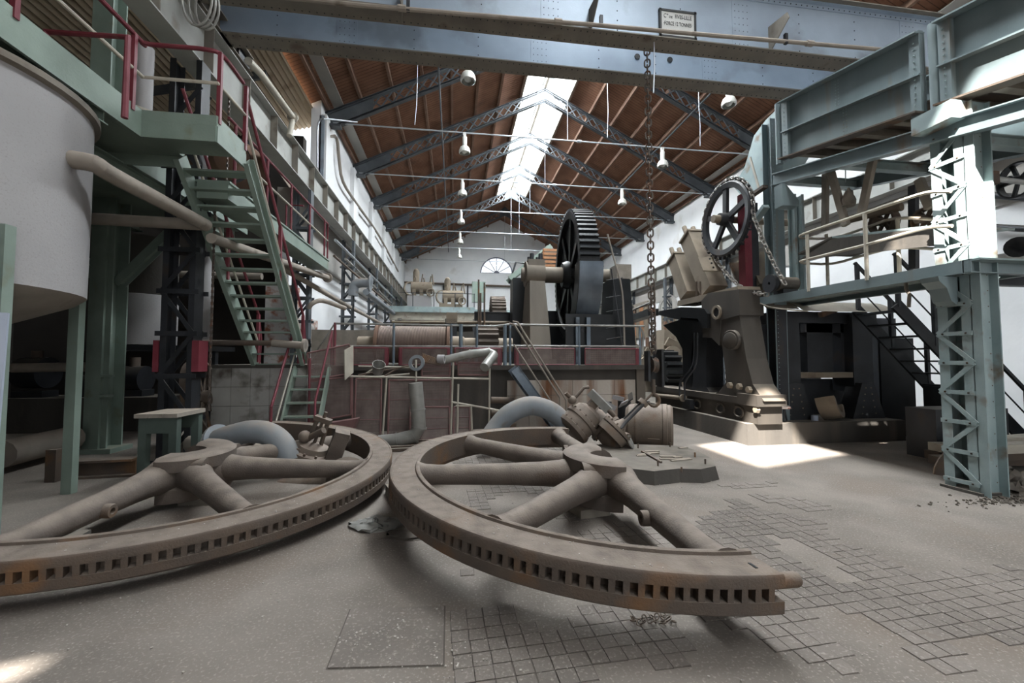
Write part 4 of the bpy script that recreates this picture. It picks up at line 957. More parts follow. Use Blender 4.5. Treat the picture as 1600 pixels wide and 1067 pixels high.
# behind the gear half with the dowel
YV = 7.0
ap = thing('arched_pipe', 'smooth blue grey arched pipe behind the gear half with the dowel', 'pipe', PY(770, 680, YV))
pts = smooth_path([PY(762, 690, YV - .1), PY(776, 668, YV), PY(797, 646, YV), PY(828, 634, YV), PY(858, 641, YV), PY(878, 657, YV - .02), PY(886, 668, YV - .05)], 5)
MB().tube(pts, .165, 22).build('bend', M['pipe_blue'], ap)
d = pts[-1] - pts[-2]; Mx = along(pts[-1], d); g = MB(); g.disc(.23, .05, 28, Mx); fl = g.build('flange', M['pipe_blue'], ap)
g = MB(); bolts(g, Mx, .2, .05, 10, .016); g.build('bolt_ring', M['rust_iron'], fl)
rv = thing('large_valve', 'large rusty valve body tipped over beside the iron barrel', 'valve', PZ(930, 700))
c0_, c1_ = PY(893, 672, YV - .15), PY(926, 640, YV - .1)
Mv = along(c0_, c1_ - c0_); L = (c1_ - c0_).length
MB().lathe([(.001, -.05), (.2, -.05), (.3, .0), (.31, .06), (.285, .07), (.285, .2), (.31, .21), (.31, .27), (.27, .29), (.25, .42), (.16, .5), (.001, .52)], 32, Mv).build('bonnet', M['valve'], rv)
g = MB(); bolts(g, Mv, .288, .06, 14, .016); bolts(g, Mv, .288, .27, 14, .016); g.build('bolt_ring', M['rust_iron'], rv)
MB().ball(PY(894, 625, YV - .2), .075, 16).build('grease_bulb', M['valve'], rv)
MB().tube([PY(894, 624, YV - .2), PY(884, 614, YV - .2)], .035, 10).build('bulb_stem', M['rust_iron'], rv)
MB().tube([PY(898, 622, YV - .15), PY(912, 606, YV - .15), PY(920, 605, YV - .15)], .03, 8).build('lever', M['rust_iron'], rv)
MB().beam(PY(922, 612, YV - .2), PY(952, 642, YV - .35), .13, .13).build('cylinder', M['galv'], rv, False)
MB().box(PY(926, 632, YV - .2), (.14, .1, .12), Euler((.3, .7, .2)).to_matrix()).build('bracket', M['valve'], rv, False)
MB().tube([PY(950, 640, YV - .38), PY(960, 650, YV - .4)], .04, 10).build('rod_end', M['rust_iron'], rv)
el = smooth_path([PY(926, 650, YV), PY(938, 660, YV - .05), PY(950, 674, YV - .15), PY(964, 690, YV - .3), PY(976, 697, YV - .4)], 5)
MB().tube(el, [.17 + .05 * min(1, i / 6) for i in range(len(el))], 22).build('elbow', M['valve'], rv)
d = el[9] - el[7]; Mf = along(el[8], d)
fl = MB().disc(.29, .05, 30, Mf).build('flange', M['valve'], rv); g = MB(); bolts(g, Mf, .25, .05, 10, .016); g.build('bolt_ring', M['rust_iron'], fl)
tag(MB().disc(.13, .02, 24, along(PY(984, 690, YV - .55), (.8, -.5, .45))).build('loose_disc', M['galv']), 'small pale disc leaning on the iron barrel', 'disc')
sv = thing('slanting_valve', 'rusty valve with long yoke slanting up across the iron barrel', 'valve', PZ(975, 700))
a_, b_ = PY(966, 668, YV - .45), PY(1012, 622, YV - .5); Ms = along(a_, b_ - a_)
fl = MB().disc(.27, .05, 30, Ms @ Matrix.Translation((0, 0, -.06))).build('flange', M['valve'], sv); g = MB(); bolts(g, Ms, .235, -.01, 12, .016); g.build('bolt_ring', M['rust_iron'], fl)
MB().lathe([(.26, -.2), (.27, -.08), (.001, -.08)], 28, Ms).build('neck', M['valve'], sv)
MB().lathe([(.001, 0), (.14, 0), (.07, .12), (.06, .16), (.001, .16)], 20, Ms).build('gland', M['valve'], sv)
for q in (-1, 1): MB().tube([Ms @ V((q * .13, 0, 0)), Ms @ V((q * .075, 0, .14)), Ms @ V((q * .065, 0, .56))], .028, 10).build('yoke_arm', M['dark_steel'], sv)
MB().disc(.085, .07, 16, Ms @ Matrix.Translation((0, 0, .55))).build('yoke_collar', M['valve'], sv)
MB().tube([Ms @ V((0, 0, .1)), Ms @ V((0, 0, .8))], .02, 8).build('spindle', M['rust_iron'], sv)
bl = thing('iron_barrel', 'big rusty iron barrel casting lying on its side', 'vessel', PZ(1005, 700))
b0_, b1_ = V((3.25, 7.4, .40)), V((3.92, 7.05, .40)); Mb = along(b0_, b1_ - b0_); L = (b1_ - b0_).length
MB().lathe([(.001, -.08), (.3, -.06), (.36, 0), (.375, .12), (.375, L - .18), (.39, L - .17), (.39, L - .1), (.375, L - .09), (.375, L - .04), (.34, L), (.001, L + .01)], 40, Mb).build('shell', M['valve'], bl)
MB().lathe([(.376, .1), (.384, .1), (.384, .13), (.376, .13)], 40, Mb, loop=True).build('hoop', M['rust_iron'], bl)
MB().lathe([(.376, .33), (.392, .33), (.392, .53), (.376, .53)], 8, Mb, math.radians(-150), math.radians(-95), True).build('plate', M['valve'], bl)
sc_ = thing('scrap_sheets', 'torn pale metal sheets heaped behind the barrel', 'scrap', PY(965, 640, 7.8))
for k, (x, y, w_, h_) in enumerate(((950, 632, .35, .1), (966, 622, .3, .08), (975, 630, .4, .12), (985, 620, .28, .1))):
    p = PY(x, y, 7.75); p.z = max(.5, p.z); MB().box(p, (w_, .02, h_), Euler((.3 * k, .5 - .3 * k, .4 * k)).to_matrix()).build('sheet', M['tank'] if k < 3 else M['dark_steel'], sc_, False)
for k, x in enumerate((944, 974, 1004)):
    p = PZ(x, 690); tag(MB().disc(.13, .75, 18, along((PY(x, 640, 8.1).x, 8.1, 0), (.05, .05, 1))).build('upright_drum', M['dark_steel']), ('round', 'dented', 'narrow')[k] + ' dark drum standing behind the heap of torn sheets', 'drum')
# broken concrete pad with bolts
pad = thing('broken_pad', 'broken low concrete machine pad with rusty anchor bolts', 'pad', PZ(1050, 730))
zz = .17; top = [PZ(x, y, zz) for x, y in ((930, 724), (985, 732), (1022, 736), (1060, 732), (1095, 733), (1118, 728), (1112, 716), (1088, 704), (1068, 697), (1030, 695), (985, 694), (930, 694))]
bot = [p + (p - V((2.9, 6.0, zz))) * .045 for p in top]
nn = len(top); g = MB(); g.add(top + [V((p.x, p.y, 0)) for p in bot], [tuple(range(nn))] + [(i, nn + i, nn + (i + 1) % nn, (i + 1) % nn) for i in range(nn)]); g.build('slab', M['dark_concrete'], pad, False)
for x, y in ((1102, 725), (1065, 738), (1028, 728), (1047, 698), (997, 700), (1086, 714)):
    p = PZ(x, y, zz); MB().tube([p, p + V((0, 0, .07))], .012, 8).build('anchor_bolt', M['rust_iron'], pad)
p = PZ(1073, 733, .07); MB().lathe([(.03, -.06), (.042, -.06), (.042, .02), (.03, .02)], 16, along(p + V((0, -.01, 0)), (.1, -1, .05)), loop=True).build('pipe_mouth', M['rust_iron'], pad)
a_, b_ = PZ(1003, 705, zz + .015), PZ(1033, 722, zz + .015); MB().beam(a_, b_, .03, .025).build('iron_strip', M['rust_iron'], pad, False)
for k in range(10):
    a_ = PZ(random.uniform(985, 1090), random.uniform(700, 722), zz); MB().box(a_ + V((0, 0, .008)), (random.uniform(.1, .3), random.uniform(.04, .08), .018), Matrix.Rotation(random.uniform(-.2, .2), 3, 'Z')).build('floor_board', M['timber'], pad, False)
# ================================================================ CENTRE: MILL PLATFORM
PYF, PZT = 9.6, 1.42
xa, xb = PY(478, 570, PYF).x, PY(1007, 570, PYF).x
mp = thing('mill_platform', 'raised concrete machine platform with pipe railing and red mesh toe panels', 'platform', ((xa + xb) / 2, PYF + 3, 0))
MB().span(xa, xb, PYF + .03, 17.5, 0, PZT - .06).build('core', M['dark_concrete'], mp, False)
MB().span(xa - .02, xb + .03, PYF - .1, 17.5, PZT - .06, PZT + .05).build('deck_slab', M['dark_concrete'], mp, False)
xw = PY(792, 600, PYF).x; nb = 6
for j in range(3):
    for i in range(nb):
        w_ = (xb - .25 - xw) / nb; MB().span(xw + w_ * i + .004, xw + w_ * (i + 1) - .004, PYF - .012 - random.uniform(0, .01), PYF + .03, .04 + .36 * j, .39 + .36 * j).build('render_block', M['plaster'], mp, False)
MB().span(xb - .22, xb, PYF - .03, PYF + .03, 0, PZT - .06).build('corner_pier', M['pedestal'], mp, False)
RZT, RZM = PZT + 1.0, PZT + .5
def prail(pts, r=.026, nm='handrail', m='galv'): return MB().tube(pts, r, 8).build(nm, M[m], mp)
x8, x9 = PY(793, 505, PYF).x, PY(1000, 507, PYF).x
prail(smooth_path([(x8, PYF, RZT), (x9 - .15, PYF, RZT), (x9 - .02, PYF, RZT - .02), (x9 + .1, PYF + .05, RZT - .2), (x9 + .05, PYF, RZT - .7)], 3)); prail([(x8, PYF, RZM), (x9, PYF, RZM)], .024, 'mid_rail')
xl = PY(523, 508, PYF).x
prail([(xl - .55, PYF - .1, PZT), (xl, PYF, RZT - .02), (x8 - .3, PYF, RZT - .04), (x8, PYF, RZT)], .024); prail([(xl, PYF, RZM - .02), (x8, PYF, RZM - .02)], .02, 'mid_rail')
prail([(xl + .55, PYF, PZT + .08), (x8 - .3, PYF, PZT + .06)], .03, 'low_rail')
M['rail_post'] = mat('blue_grey_post', '5f6b75', '6f7c86', 4, 0.5, 0.2, patch='6e6457', pscale=6, pamt=0.38)
for px_ in (523, 615, 705, 720, 745, 789, 797, 905, 1000):
    x = PY(px_, 540, PYF).x; MB().tube([(x, PYF, PZT), (x, PYF, RZT)], .03 if px_ not in (720, 789) else .045, 8).build('rail_post', M['rail_post'] if px_ > 523 else M['red'], mp)
x7 = PY(745, 540, PYF).x
for s in (-1, 1): MB().tube([(x7, PYF, RZM - .02), (x7 + s * .22, PYF - .02, PZT + .1)], .022, 8).build('strut', M['rail_post'], mp)
def mesh_mat(name, c1, c2, k):
    m = mat(name, c1, c2, 6, 0.7, 0.1); nt = m.node_tree; N = nt.nodes; L = nt.links; out = N['Material Output']; b = N['Principled BSDF']
    geo = N.new('ShaderNodeNewGeometry'); sp = N.new('ShaderNodeSeparateXYZ'); L.new(geo.outputs['Position'], sp.inputs[0])
    tr = N.new('ShaderNodeBsdfTransparent'); mx = N.new('ShaderNodeMixShader')
    fs = []
    for ax_ in (0, 2):
        mm = N.new('ShaderNodeMath'); mm.operation = 'MULTIPLY'; L.new(sp.outputs[ax_], mm.inputs[0]); mm.inputs[1].default_value = 45.0
        fr = N.new('ShaderNodeMath'); fr.operation = 'FRACT'; L.new(mm.outputs[0], fr.inputs[0])
        gt = N.new('ShaderNodeMath'); gt.operation = 'GREATER_THAN'; L.new(fr.outputs[0], gt.inputs[0]); gt.inputs[1].default_value = k; fs.append(gt)
    mu = N.new('ShaderNodeMath'); mu.operation = 'MULTIPLY'; L.new(fs[0].outputs[0], mu.inputs[0]); L.new(fs[1].outputs[0], mu.inputs[1])
    L.new(mu.outputs[0], mx.inputs[0]); L.new(b.outputs[0], mx.inputs[1]); L.new(tr.outputs[0], mx.inputs[2]); L.new(mx.outputs[0], out.inputs[0]); return m
M['mesh'] = mesh_mat('red_wire_mesh', '61504d', '71625c', .42)
M['mesh_dense'] = mesh_mat('dusty_wire_mesh', '5f514e', '70635d', .52)
def mesh_panel(t, a, b, c, d, m='mesh', fm='red', fr=.014, name='mesh_panel', inner=1):   # four corners
    a, b, c, d = V(a), V(b), V(c), V(d); g = MB(); g.add([a, b, c, d], [(0, 1, 2, 3)]); p = g.build(name, M[m], t, False)
    g = MB()
    for e, f in ((a, b), (b, c), (c, d), (d, a)): g.tube([e, f], fr, 6)
    g.build('mesh_frame', M[fm], p); return p
def toe(px0, px1):
    x0, x1 = PY(px0, 550, PYF).x, PY(px1, 550, PYF).x; y = PYF - .05
    mesh_panel(mp, (x0, y, PZT + .06), (x1, y, PZT + .06), (x1, y, PZT + .44), (x0, y, PZT + .44), 'mesh_dense', 'red', .014, 'toe_panel')
for a, b in ((553, 607), (624, 702), (711, 783), (804, 897), (913, 996)): toe(a, b)
for px_ in (604, 627, 701, 779, 808, 993):
    x = PY(px_, 550, PYF).x; MB().span(x - .03, x + .03, PYF - .075, PYF - .055, PZT + .06, PZT + .44).build('toe_panel_end', M['red'], mp, False)
# stair down the front
sf = thing('side_stair', 'blue grey stair with thin handrails going down the platform front', 'stairs', (1.8, PYF - .4, 0))
a_, b_ = V((PY(800, 585, 9.2).x, 9.25, PZT - .02)), V((PY(870, 672, 9.2).x, 9.25, .0))
for y in (8.75, 9.28): MB().chan((a_.x, y, a_.z), (b_.x, y, b_.z), .06, .2, .014).build('stringer', M['gear_blue'], sf, False)
for i in range(6): p = a_.lerp(b_, (i + .7) / 6.5); MB().box((p.x, 9.02, p.z), (.2, .5, .03)).build('tread', M['dark_steel'], sf, False)
for y, dz in ((8.75, 0), (9.28, 0)): MB().tube([(a_.x - .05, y, RZT), (a_.x + .06, y, RZT - .02), (b_.x + .1, y, .72), (b_.x + .1, y, .0)], .022, 8).build('handrail', M['cream_pipe'], sf)
MB().tube([(a_.x - .02, 8.75, RZM), (b_.x + .02, 8.75, .3)], .018, 8).build('mid_rail', M['cream_pipe'], sf)
# ---- mesh guards, rack and ducts stacked before the platform
YM = 8.45
rk = thing('pipe_rack', 'pale pipe rack frame standing before the mesh guards', 'rack', (PY(660, 680, YM).x, YM, 0))
def rt(x0, y0, x1, y1, Y=YM - .15, r=.02, t=rk, nm='rack_tube', m='beige'):
    a, b = PY(x0, y0, Y), PY(x1, y1, Y)
    for p in (a, b):
        if p.z < .12: p.z = 0.0
    return MB().tube([a, b], r, 8).build(nm, M[m], t)
for c in ((545, 588, 765, 592), (604, 590, 597, 695), (708, 566, 704, 695), (716, 600, 714, 695), (765, 575, 764, 695), (706, 628, 800, 645), (712, 634, 738, 634), (736, 634, 738, 695), (650, 562, 650, 596)): rt(*c)
def guard(corners, lab, Y=YM, m='mesh_dense', dY=0):
    t = thing('mesh_guard', lab, 'mesh guard', (PY(corners[0][0], 690, Y).x, Y, 0)); P4 = [PY(x, y, Y + (dY if y > 640 else .25)) for x, y in corners]
    for p in P4:
        if p.z < .14: p.z = .02
    mesh_panel(t, *P4, m, 'mesh_red', .02)
    a, b, c, d = P4
    g = MB()
    for f in (.33, .66): g.tube([a.lerp(d, f), b.lerp(c, f)], .008, 6)
    g.build('stiffener', M['mesh_red'], t); return t
guard(((553, 694), (594, 694), (596, 592), (556, 592)), 'narrow red wire mesh guard leaning behind the pale rack')
guard(((606, 694), (704, 694), (704, 594), (608, 594)), 'wide red wire mesh guard leaning behind the pale rack', YM + .06)
guard(((640, 694), (702, 694), (702, 636), (641, 636)), 'low red wire mesh guard in front of the wide one', YM - .08)
guard(((708, 694), (734, 694), (734, 636), (709, 636)), 'small red wire mesh guard beside the rack leg', YM)
guard(((659, 588), (703, 587), (703, 566), (659, 566)), 'small red mesh box side on top of the rack', YM)
guard(((716, 586), (762, 586), (762, 567), (716, 567)), 'small red mesh box side with a slotted strip', YM)
t = thing('mesh_gate', 'twisted red mesh gate hanging beside the short green steps', 'mesh guard', (PY(515, 660, 8.3).x, 8.3, 0))
mesh_panel(t, PY(484, 594, 8.2), PY(546, 584, 8.4), PY(546, 538, 8.4), PY(480, 552, 8.2), 'mesh', 'mesh_red', .018)
mesh_panel(t, PY(483, 660, 8.3), PY(548, 648, 8.4), PY(548, 588, 8.4), PY(484, 596, 8.2), 'mesh_dense', 'mesh_red', .018)
MB().tube([PY(484, 560, 8.2), V((PY(484, 600, 8.2).x, 8.2, 0))], .022, 8).build('gate_post', M['red'], t); MB().tube([PY(550, 585, 8.45), V((PY(552, 600, 8.45).x, 8.45, 0))], .022, 8).build('gate_post', M['mesh_red'], t)
tag(MB().quad(PY(538, 594, 8.1), PY(551, 582, 8.3), PY(551, 540, 8.3), PY(537, 547, 8.1), .02).build('beige_board', M['beige'], smooth=False), 'upright beige board hooked on the twisted mesh gate', 'board')
q = PY(520, 655, 8.0)
tag(MB().prism([(0, 0), (.75, .0), (.85, .3), (.0, .18)], .25, frame((q.x - .4, 8.15, .22), (1, 0, 0), (0, 0, 1))).build('tilted_hopper', M['mesh_red'], smooth=False), 'small tilted reddish hopper beside the narrow mesh guard', 'hopper')
def duct(pts, r, lab, m='galv', n=18):
    t = thing('sheet_duct', lab, 'duct', V(pts[-1])); MB().tube(pts, r, n).build('pipe', M[m], t)
    L = [V(p) for p in pts]
    for k in range(1, len(L) - 1):
        MB().lathe([(r, -.015), (r + .012, -.015), (r + .012, .015), (r, .015)], n, along(L[k], L[k + 1] - L[k - 1]), loop=True).build('seam', M[m], t)
    return t
YD = 7.95
duct([PY(649, 598, YD), PY(653, 640, YD), PY(655, 668, YD), PY(647, 681, YD), PY(620, 688, YD), PY(592, 691, YD)], .13, 'upright grey sheet metal duct with an elbow at the floor')
duct([PY(692, 563, 8.7), PY(735, 553, 8.7), PY(764, 550, 8.7), PY(772, 554, 8.65)], .085, 'grey sheet metal duct lying across the rack top')
duct([PY(772, 554, 8.6), PY(757, 574, 8.2)], .095, 'short grey duct elbow pointing at the rack corner')
t = thing('scrap_flange', 'grey pipe ring with a rusty burner on the rack', 'scrap', PY(655, 588, 8.5))
MB().lathe([(.1, -.02), (.16, -.02), (.16, .02), (.1, .02)], 20, along(PY(651, 567, 8.3), (-.3, -1, .2)), loop=True).build('ring', M['pipe_blue'], t)
g = MB()
for k in range(16): g.tube([PY(660 + k * 1.6, 552 + k * .6, 8.5), PY(664 + k * 1.5, 566 + .3 * k, 8.45)], .016, 5)
g.build('coil', M['rust_iron'], t); MB().lathe([(.06, 0), (.09, 0), (.09, .14), (.06, .14)], 18, along(PY(684, 561, 8.5), (1, -.2, 0)), loop=True).build('sleeve', M['tank'], t)
t = thing('scrap_bucket', 'dented grey bucket among loose rods before the platform', 'bucket', PY(590, 582, 8.6))
MB().lathe([(.001, -.1), (.1, -.1), (.13, .12), (.12, .12), (.09, -.08)], 20, along(PY(591, 576, 8.6), (.2, -.6, .7))).build('pail', M['galv'], t)
for k, (x0, y0, x1, y1, lab) in enumerate(((556, 594, 588, 573, 'long'), (560, 586, 648, 570, 'rusty'), (570, 590, 640, 584, 'thin'), (600, 588, 622, 575, 'short'), (560, 572, 645, 574, 'straight'))):
    tag(MB().tube([PY(x0, y0, 8.7), PY(x1, y1, 8.8)], .018, 6).build('loose_rod', M['rust_iron'] if k % 2 else M['beige']), lab + ' loose rod laid over the rack before the platform', 'rod')
pipe('rusty_pipe', [PY(767, 625, 9.2), PY(803, 626, 9.2)], .075, 'rust_iron', 'upper rusty pipe stacked under the platform stair', group=None)
pipe('rusty_pipe', [PY(767, 645, 9.15), PY(806, 648, 9.15)], .085, 'rust_iron', 'middle rusty pipe stacked under the platform stair')
pipe('rusty_pipe', [PY(767, 662, 9.1), PY(806, 664, 9.1)], .085, 'rust_iron', 'lowest rusty pipe stacked under the platform stair')
for k in range(4): tag(MB().beam(PZ(600 + 2 * k, 694 + 4 * k) + V((0, 0, .03)), PZ(690, 690 + 4 * k) + V((0, 0, .03)), .08, .05).build('flat_bar', M['rust_iron'], smooth=False), ('first', 'second', 'third', 'fourth')[k] + ' rusty flat bar on the floor counting from the mesh guards', 'bar')

# ---- mill roller and its drive
YR = 10.75; zc = 1.98; rr = .47
x0, x1 = PY(589, 540, YR).x, PY(702, 540, YR).x
ro = thing('mill_roller', 'grooved reddish brown mill roller with flanged ends behind the railing', 'roller', ((x0 + x1) / 2, YR, PZT))
prof = []
nG = 60
for i in range(nG):
    f = i / nG; prof += [(rr, x0 + .1 + (x1 - x0 - .2) * f), (rr - .010, x0 + .1 + (x1 - x0 - .2) * (f + .5 / nG))]
prof = [(.12, x0 + .06), (rr - .03, x0 + .06), (rr, x0 + .1)] + prof + [(rr, x1 - .1), (rr - .03, x1 - .06), (.12, x1 - .06)]
Ax = Matrix(((0, 0, 1, 0), (1, 0, 0, YR), (0, 1, 0, zc), (0, 0, 0, 1)))           # local z -> world x
MB().lathe(prof, 44, Ax).build('shell', M['roller'], ro)
for xx in (x0, x1 - .06): MB().lathe([(.1, xx), (rr + .055, xx), (rr + .055, xx + .07), (.1, xx + .07)], 44, Ax, loop=True).build('end_flange', M['roller_edge'], ro)
g = MB()
for k in range(14): a = 2 * PI * k / 14; g.disc(.03, .05, 8, Ax @ Matrix.Translation((.3 * math.cos(a), .3 * math.sin(a), x1)))
g.build('flange_bolts', M['roller_edge'], ro)
xs = PY(560, 540, YR).x; xe = PY(800, 540, YR).x
MB().lathe([(.001, xs), (.2, xs), (.2, x0), (.001, x0)], 26, Ax).build('journal', M['tan_iron'], ro)
MB().lathe([(.001, x1), (.22, x1), (.22, x1 + .35), (.18, x1 + .4), (.18, xe), (.001, xe)], 26, Ax).build('shaft', M['tan_iron'], ro)
px0, px1 = PY(746, 525, YR).x, PY(777, 525, YR).x
def gear(t, nm, Mx, r, w_, n, m, tooth_h=.09, tw=.5, rin=None):
    """toothed ring about local z, centred on z = 0"""
    MB().lathe([(rin or .1, -w_ / 2), (r - tooth_h, -w_ / 2), (r - tooth_h, w_ / 2), (rin or .1, w_ / 2)], max(32, n), Mx, loop=True).build(nm, M[m], t)
    b = 2 * PI * (r - tooth_h / 2) / n * tw
    me = MB(); me.add([(r - tooth_h - .01, -b * .62, -w_ / 2), (r - tooth_h - .01, b * .62, -w_ / 2), (r, b * .34, -w_ / 2), (r, -b * .34, -w_ / 2), (r - tooth_h - .01, -b * .62, w_ / 2), (r - tooth_h - .01, b * .62, w_ / 2), (r, b * .34, w_ / 2), (r, -b * .34, w_ / 2)], [(0, 3, 2, 1), (4, 5, 6, 7), (0, 1, 5, 4), (1, 2, 6, 5), (2, 3, 7, 6), (3, 0, 4, 7)])
    me = me.mesh('tooth', M[m], False)
    for k in range(n): place(me, 'tooth', t, Mx @ Matrix.Rotation(2 * PI * k / n, 4, 'Z'))
pn = thing('drive_pinion', 'wide dark toothed pinion on the roller shaft', 'gear', ((px0 + px1) / 2, YR, PZT))
gear(pn, 'pinion_body', Ax @ Matrix.Translation((0, 0, (px0 + px1) / 2)), .46, px1 - px0, 15, 'iron', .12, .5)
for k, (px_, py_, w_, h_) in enumerate(((706, 498, .3, .3), (705, 513, .32, .5))):
    p = PY(px_, py_, 11.6); tag(MB().box(p, (w_, .5, h_)).build('bearing_block', M['tan_iron'] if k == 0 else M['dark_steel'], smooth=False), ('small tan' if k == 0 else 'ribbed dark') + ' bearing block behind the roller shaft', 'block')
q = PY(545, 540, 11.3); tag(MB().span(q.x - .9, q.x + 1.3, 11.2, 11.9, PZT + .05, PZT + .95).build('timber_casing', M['timber'], smooth=False), 'plain brown timber casing behind the roller journal', 'casing')

# ---- the great standing gear
gc = PY(884, 430, 12.1); GR = 1.93
GX = Matrix.Translation(gc) @ Matrix.Rotation(math.radians(-4), 4, 'Z') @ Matrix(((0, 0, 1, 0), (1, 0, 0, 0), (0, 1, 0, 0), (0, 0, 0, 1)))
bg_ = thing('great_gear', 'tall oily black spur gear standing above the platform', 'gear', (gc.x, gc.y, PZT))
gear(bg_, 'rim', GX @ Matrix.Translation((0, 0, .26)), GR, .52, 66, 'black', .075, .5, rin=GR - .28)
MB().lathe([(.3, .2), (GR - .26, .16), (GR - .26, .34), (.3, .32)], 48, GX, loop=True).build('web', M['black'], bg_)
for k in range(8):
    a = k * PI / 4 + .2; MB().beam(GX @ V((.3 * math.cos(a), .3 * math.sin(a), .14)), GX @ V((1.68 * math.cos(a), 1.68 * math.sin(a), .12)), .2, .1, GX.to_3x3() @ V((0, 0, 1))).build('spoke', M['black'], bg_, False)
MB().lathe([(.16, -.12), (.36, -.12), (.42, .0), (.42, .6), (.16, .6)], 32, GX, loop=True).build('hub', M['black'], bg_)
tag(MB().lathe([(.001, -1.35), (.2, -1.35), (.235, -1.2), (.235, .0), (.2, .0), (.2, 1.6), (.001, 1.6)], 28, GX).build('gear_shaft', M['pedestal']), 'thick dusty shaft between pedestal and great black gear', 'shaft')
gd = thing('gear_guard', 'blue grey curved sheet guard over the lower front of the great gear', 'guard', (gc.x, gc.y - 1.9, PZT))
MB().lathe([(GR + .06, -.04), (GR + .075, -.04), (GR + .075, .58), (GR + .06, .58)], 26, GX, PI + .02, PI + 1.05, True).build('curved_sheet', M['gear_blue'], gd)
MB().lathe([(GR - .42, -.055), (GR + .075, -.055), (GR + .075, -.035), (GR - .42, -.035)], 26, GX, PI + .02, PI + 1.05, True).build('side_sheet', M['black'], gd)
for k in (0, 1):
    x = PY(902 + 17 * k, 540, 10.4).x; MB().span(x - .05, x + .05, 10.35, 10.45, PZT, 2.7).build('support', M['gear_blue'], gd, False)
gt_ = thing('gear_trough', 'black oily trough with splash plates under the great gear', 'trough', (gc.x + .2, gc.y, PZT + .05))
MB().span(gc.x - .45, gc.x + .95, gc.y - 1.5, gc.y + 1.8, PZT + .05, 2.0).build('basin', M['black'], gt_, False)
MB().span(gc.x - .45, gc.x + .95, gc.y - 1.62, gc.y - 1.56, PZT + .05, 2.8).build('splash_plate', M['black'], gt_, False)
MB().span(gc.x - .45, gc.x + .95, gc.y + 1.95, gc.y + 2.0, PZT + .05, 3.3).build('splash_plate', M['black'], gt_, False)
# bearing pedestal
pdx = PY(838, 540, 11.2)
pd_ = thing('bearing_pedestal', 'tall tapering dusty iron bearing pedestal beside the great gear', 'pedestal', (pdx.x, 11.6, PZT))
def taper(g, xc, yc, z0, z1, w0, d0, w1, d1):
    g.add([(xc + s * w0 / 2, yc + q * d0 / 2, z0) for s, q in ((-1, -1), (1, -1), (1, 1), (-1, 1))] + [(xc + s * w1 / 2, yc + q * d1 / 2, z1) for s, q in ((-1, -1), (1, -1), (1, 1), (-1, 1))], [(0, 3, 2, 1), (4, 5, 6, 7), (0, 1, 5, 4), (1, 2, 6, 5), (2, 3, 7, 6), (3, 0, 4, 7)]); return g
sx_ = gc.x - .95
taper(MB(), sx_ - .05, gc.y - .2, PZT + .05, 3.85, .62, 1.9, .44, .8).build('column', M['pedestal'], pd_, False)
MB().span(sx_ - .45, sx_ + .35, gc.y - 1.25, gc.y + .9, PZT + .05, PZT + .2).build('foot', M['pedestal'], pd_, False)
MB().lathe([(.2, -.3), (.38, -.3), (.38, .26), (.2, .26)], 28, Matrix.Translation((sx_, gc.y + .05, gc.z)) @ Matrix(((0, 0, 1, 0), (1, 0, 0, 0), (0, 1, 0, 0), (0, 0, 0, 1))), loop=True).build('bearing', M['pedestal'], pd_)
MB().box((sx_, gc.y + .05, gc.z + .28), (.5, .62, .24)).build('bearing_cap', M['pedestal'], pd_, False)
for dx, dy in ((-.13, -.18), (.13, -.18), (-.13, .25), (.13, .25)): MB().disc(.06, .2, 6, Matrix.Translation((sx_ + dx, gc.y + dy, gc.z + .38))).build('cap_nut', M['dark_steel'], pd_)
taper(MB(), sx_ - .42, gc.y + .4, PZT + .05, 4.1, .5, 1.2, .4, .8); tag(taper(MB(), sx_ - .35, gc.y + 1.1, PZT + .05, 4.2, .5, .8, .4, .6).build('rear_pedestal', M['black'], smooth=False), 'dark iron pedestal half hidden behind the dusty one', 'pedestal')
# right hand pedestal, ladder poles and step stack
tag(taper(MB(), gc.x + 1.35, gc.y - .6, PZT + .05, 3.9, .7, 1.2, .5, .8).build('black_pedestal', M['black'], smooth=False), 'black iron pedestal on the far side of the great gear', 'pedestal')
ld = thing('leaning_ladder', 'thin leaning ladder poles beside the great gear', 'ladder', (gc.x + 1.7, 10.2, PZT))
a_, b_ = PY(949, 366, 10.2), PY(976, 540, 10.2); MB().tube(smooth_path([a_, PY(958, 400, 10.2), PY(972, 455, 10.2), b_], 4), .024, 6).build('pole', M['cream_pipe'], ld)
c_, d_ = PY(955, 420, 10.3), PY(972, 540, 10.3); MB().tube([c_, d_], .018, 6).build('pole', M['dark_steel'], ld)
for y in (438, 465, 487, 513, 530): MB().tube([PY(947, y, 10.3), PY(973, y - 4, 10.3)], .012, 5).build('rung', M['dark_steel'], ld)
q = PY(955, 440, 11.5); q.x = gc.x + 1.5; tag(MB().span(q.x - .22, q.x + .22, 11.25, 11.8, 3.9, 4.35).build('timber_box', M['timber'], smooth=False), 'small brown timber box beyond the leaning ladder', 'box')
q = PY(860, 416, 17.5)
ct = thing('slatted_crate', 'orange brown slatted timber crate behind the great gear', 'crate', (q.x, 17.5, q.z - .6))
for k in range(8): MB().box((q.x, 17.2, q.z - .55 + .17 * k), (.75, .03, .1)).build('slat', M['wood_crate'], ct, False)
for x in (-.36, .36): MB().box((q.x + x, 17.25, q.z), (.06, .06, 1.4)).build('corner_post', M['wood_crate'], ct, False)
MB().box((q.x, 17.6, q.z), (.7, .6, 1.3)).build('inner_lining', M['timber'], ct, False)
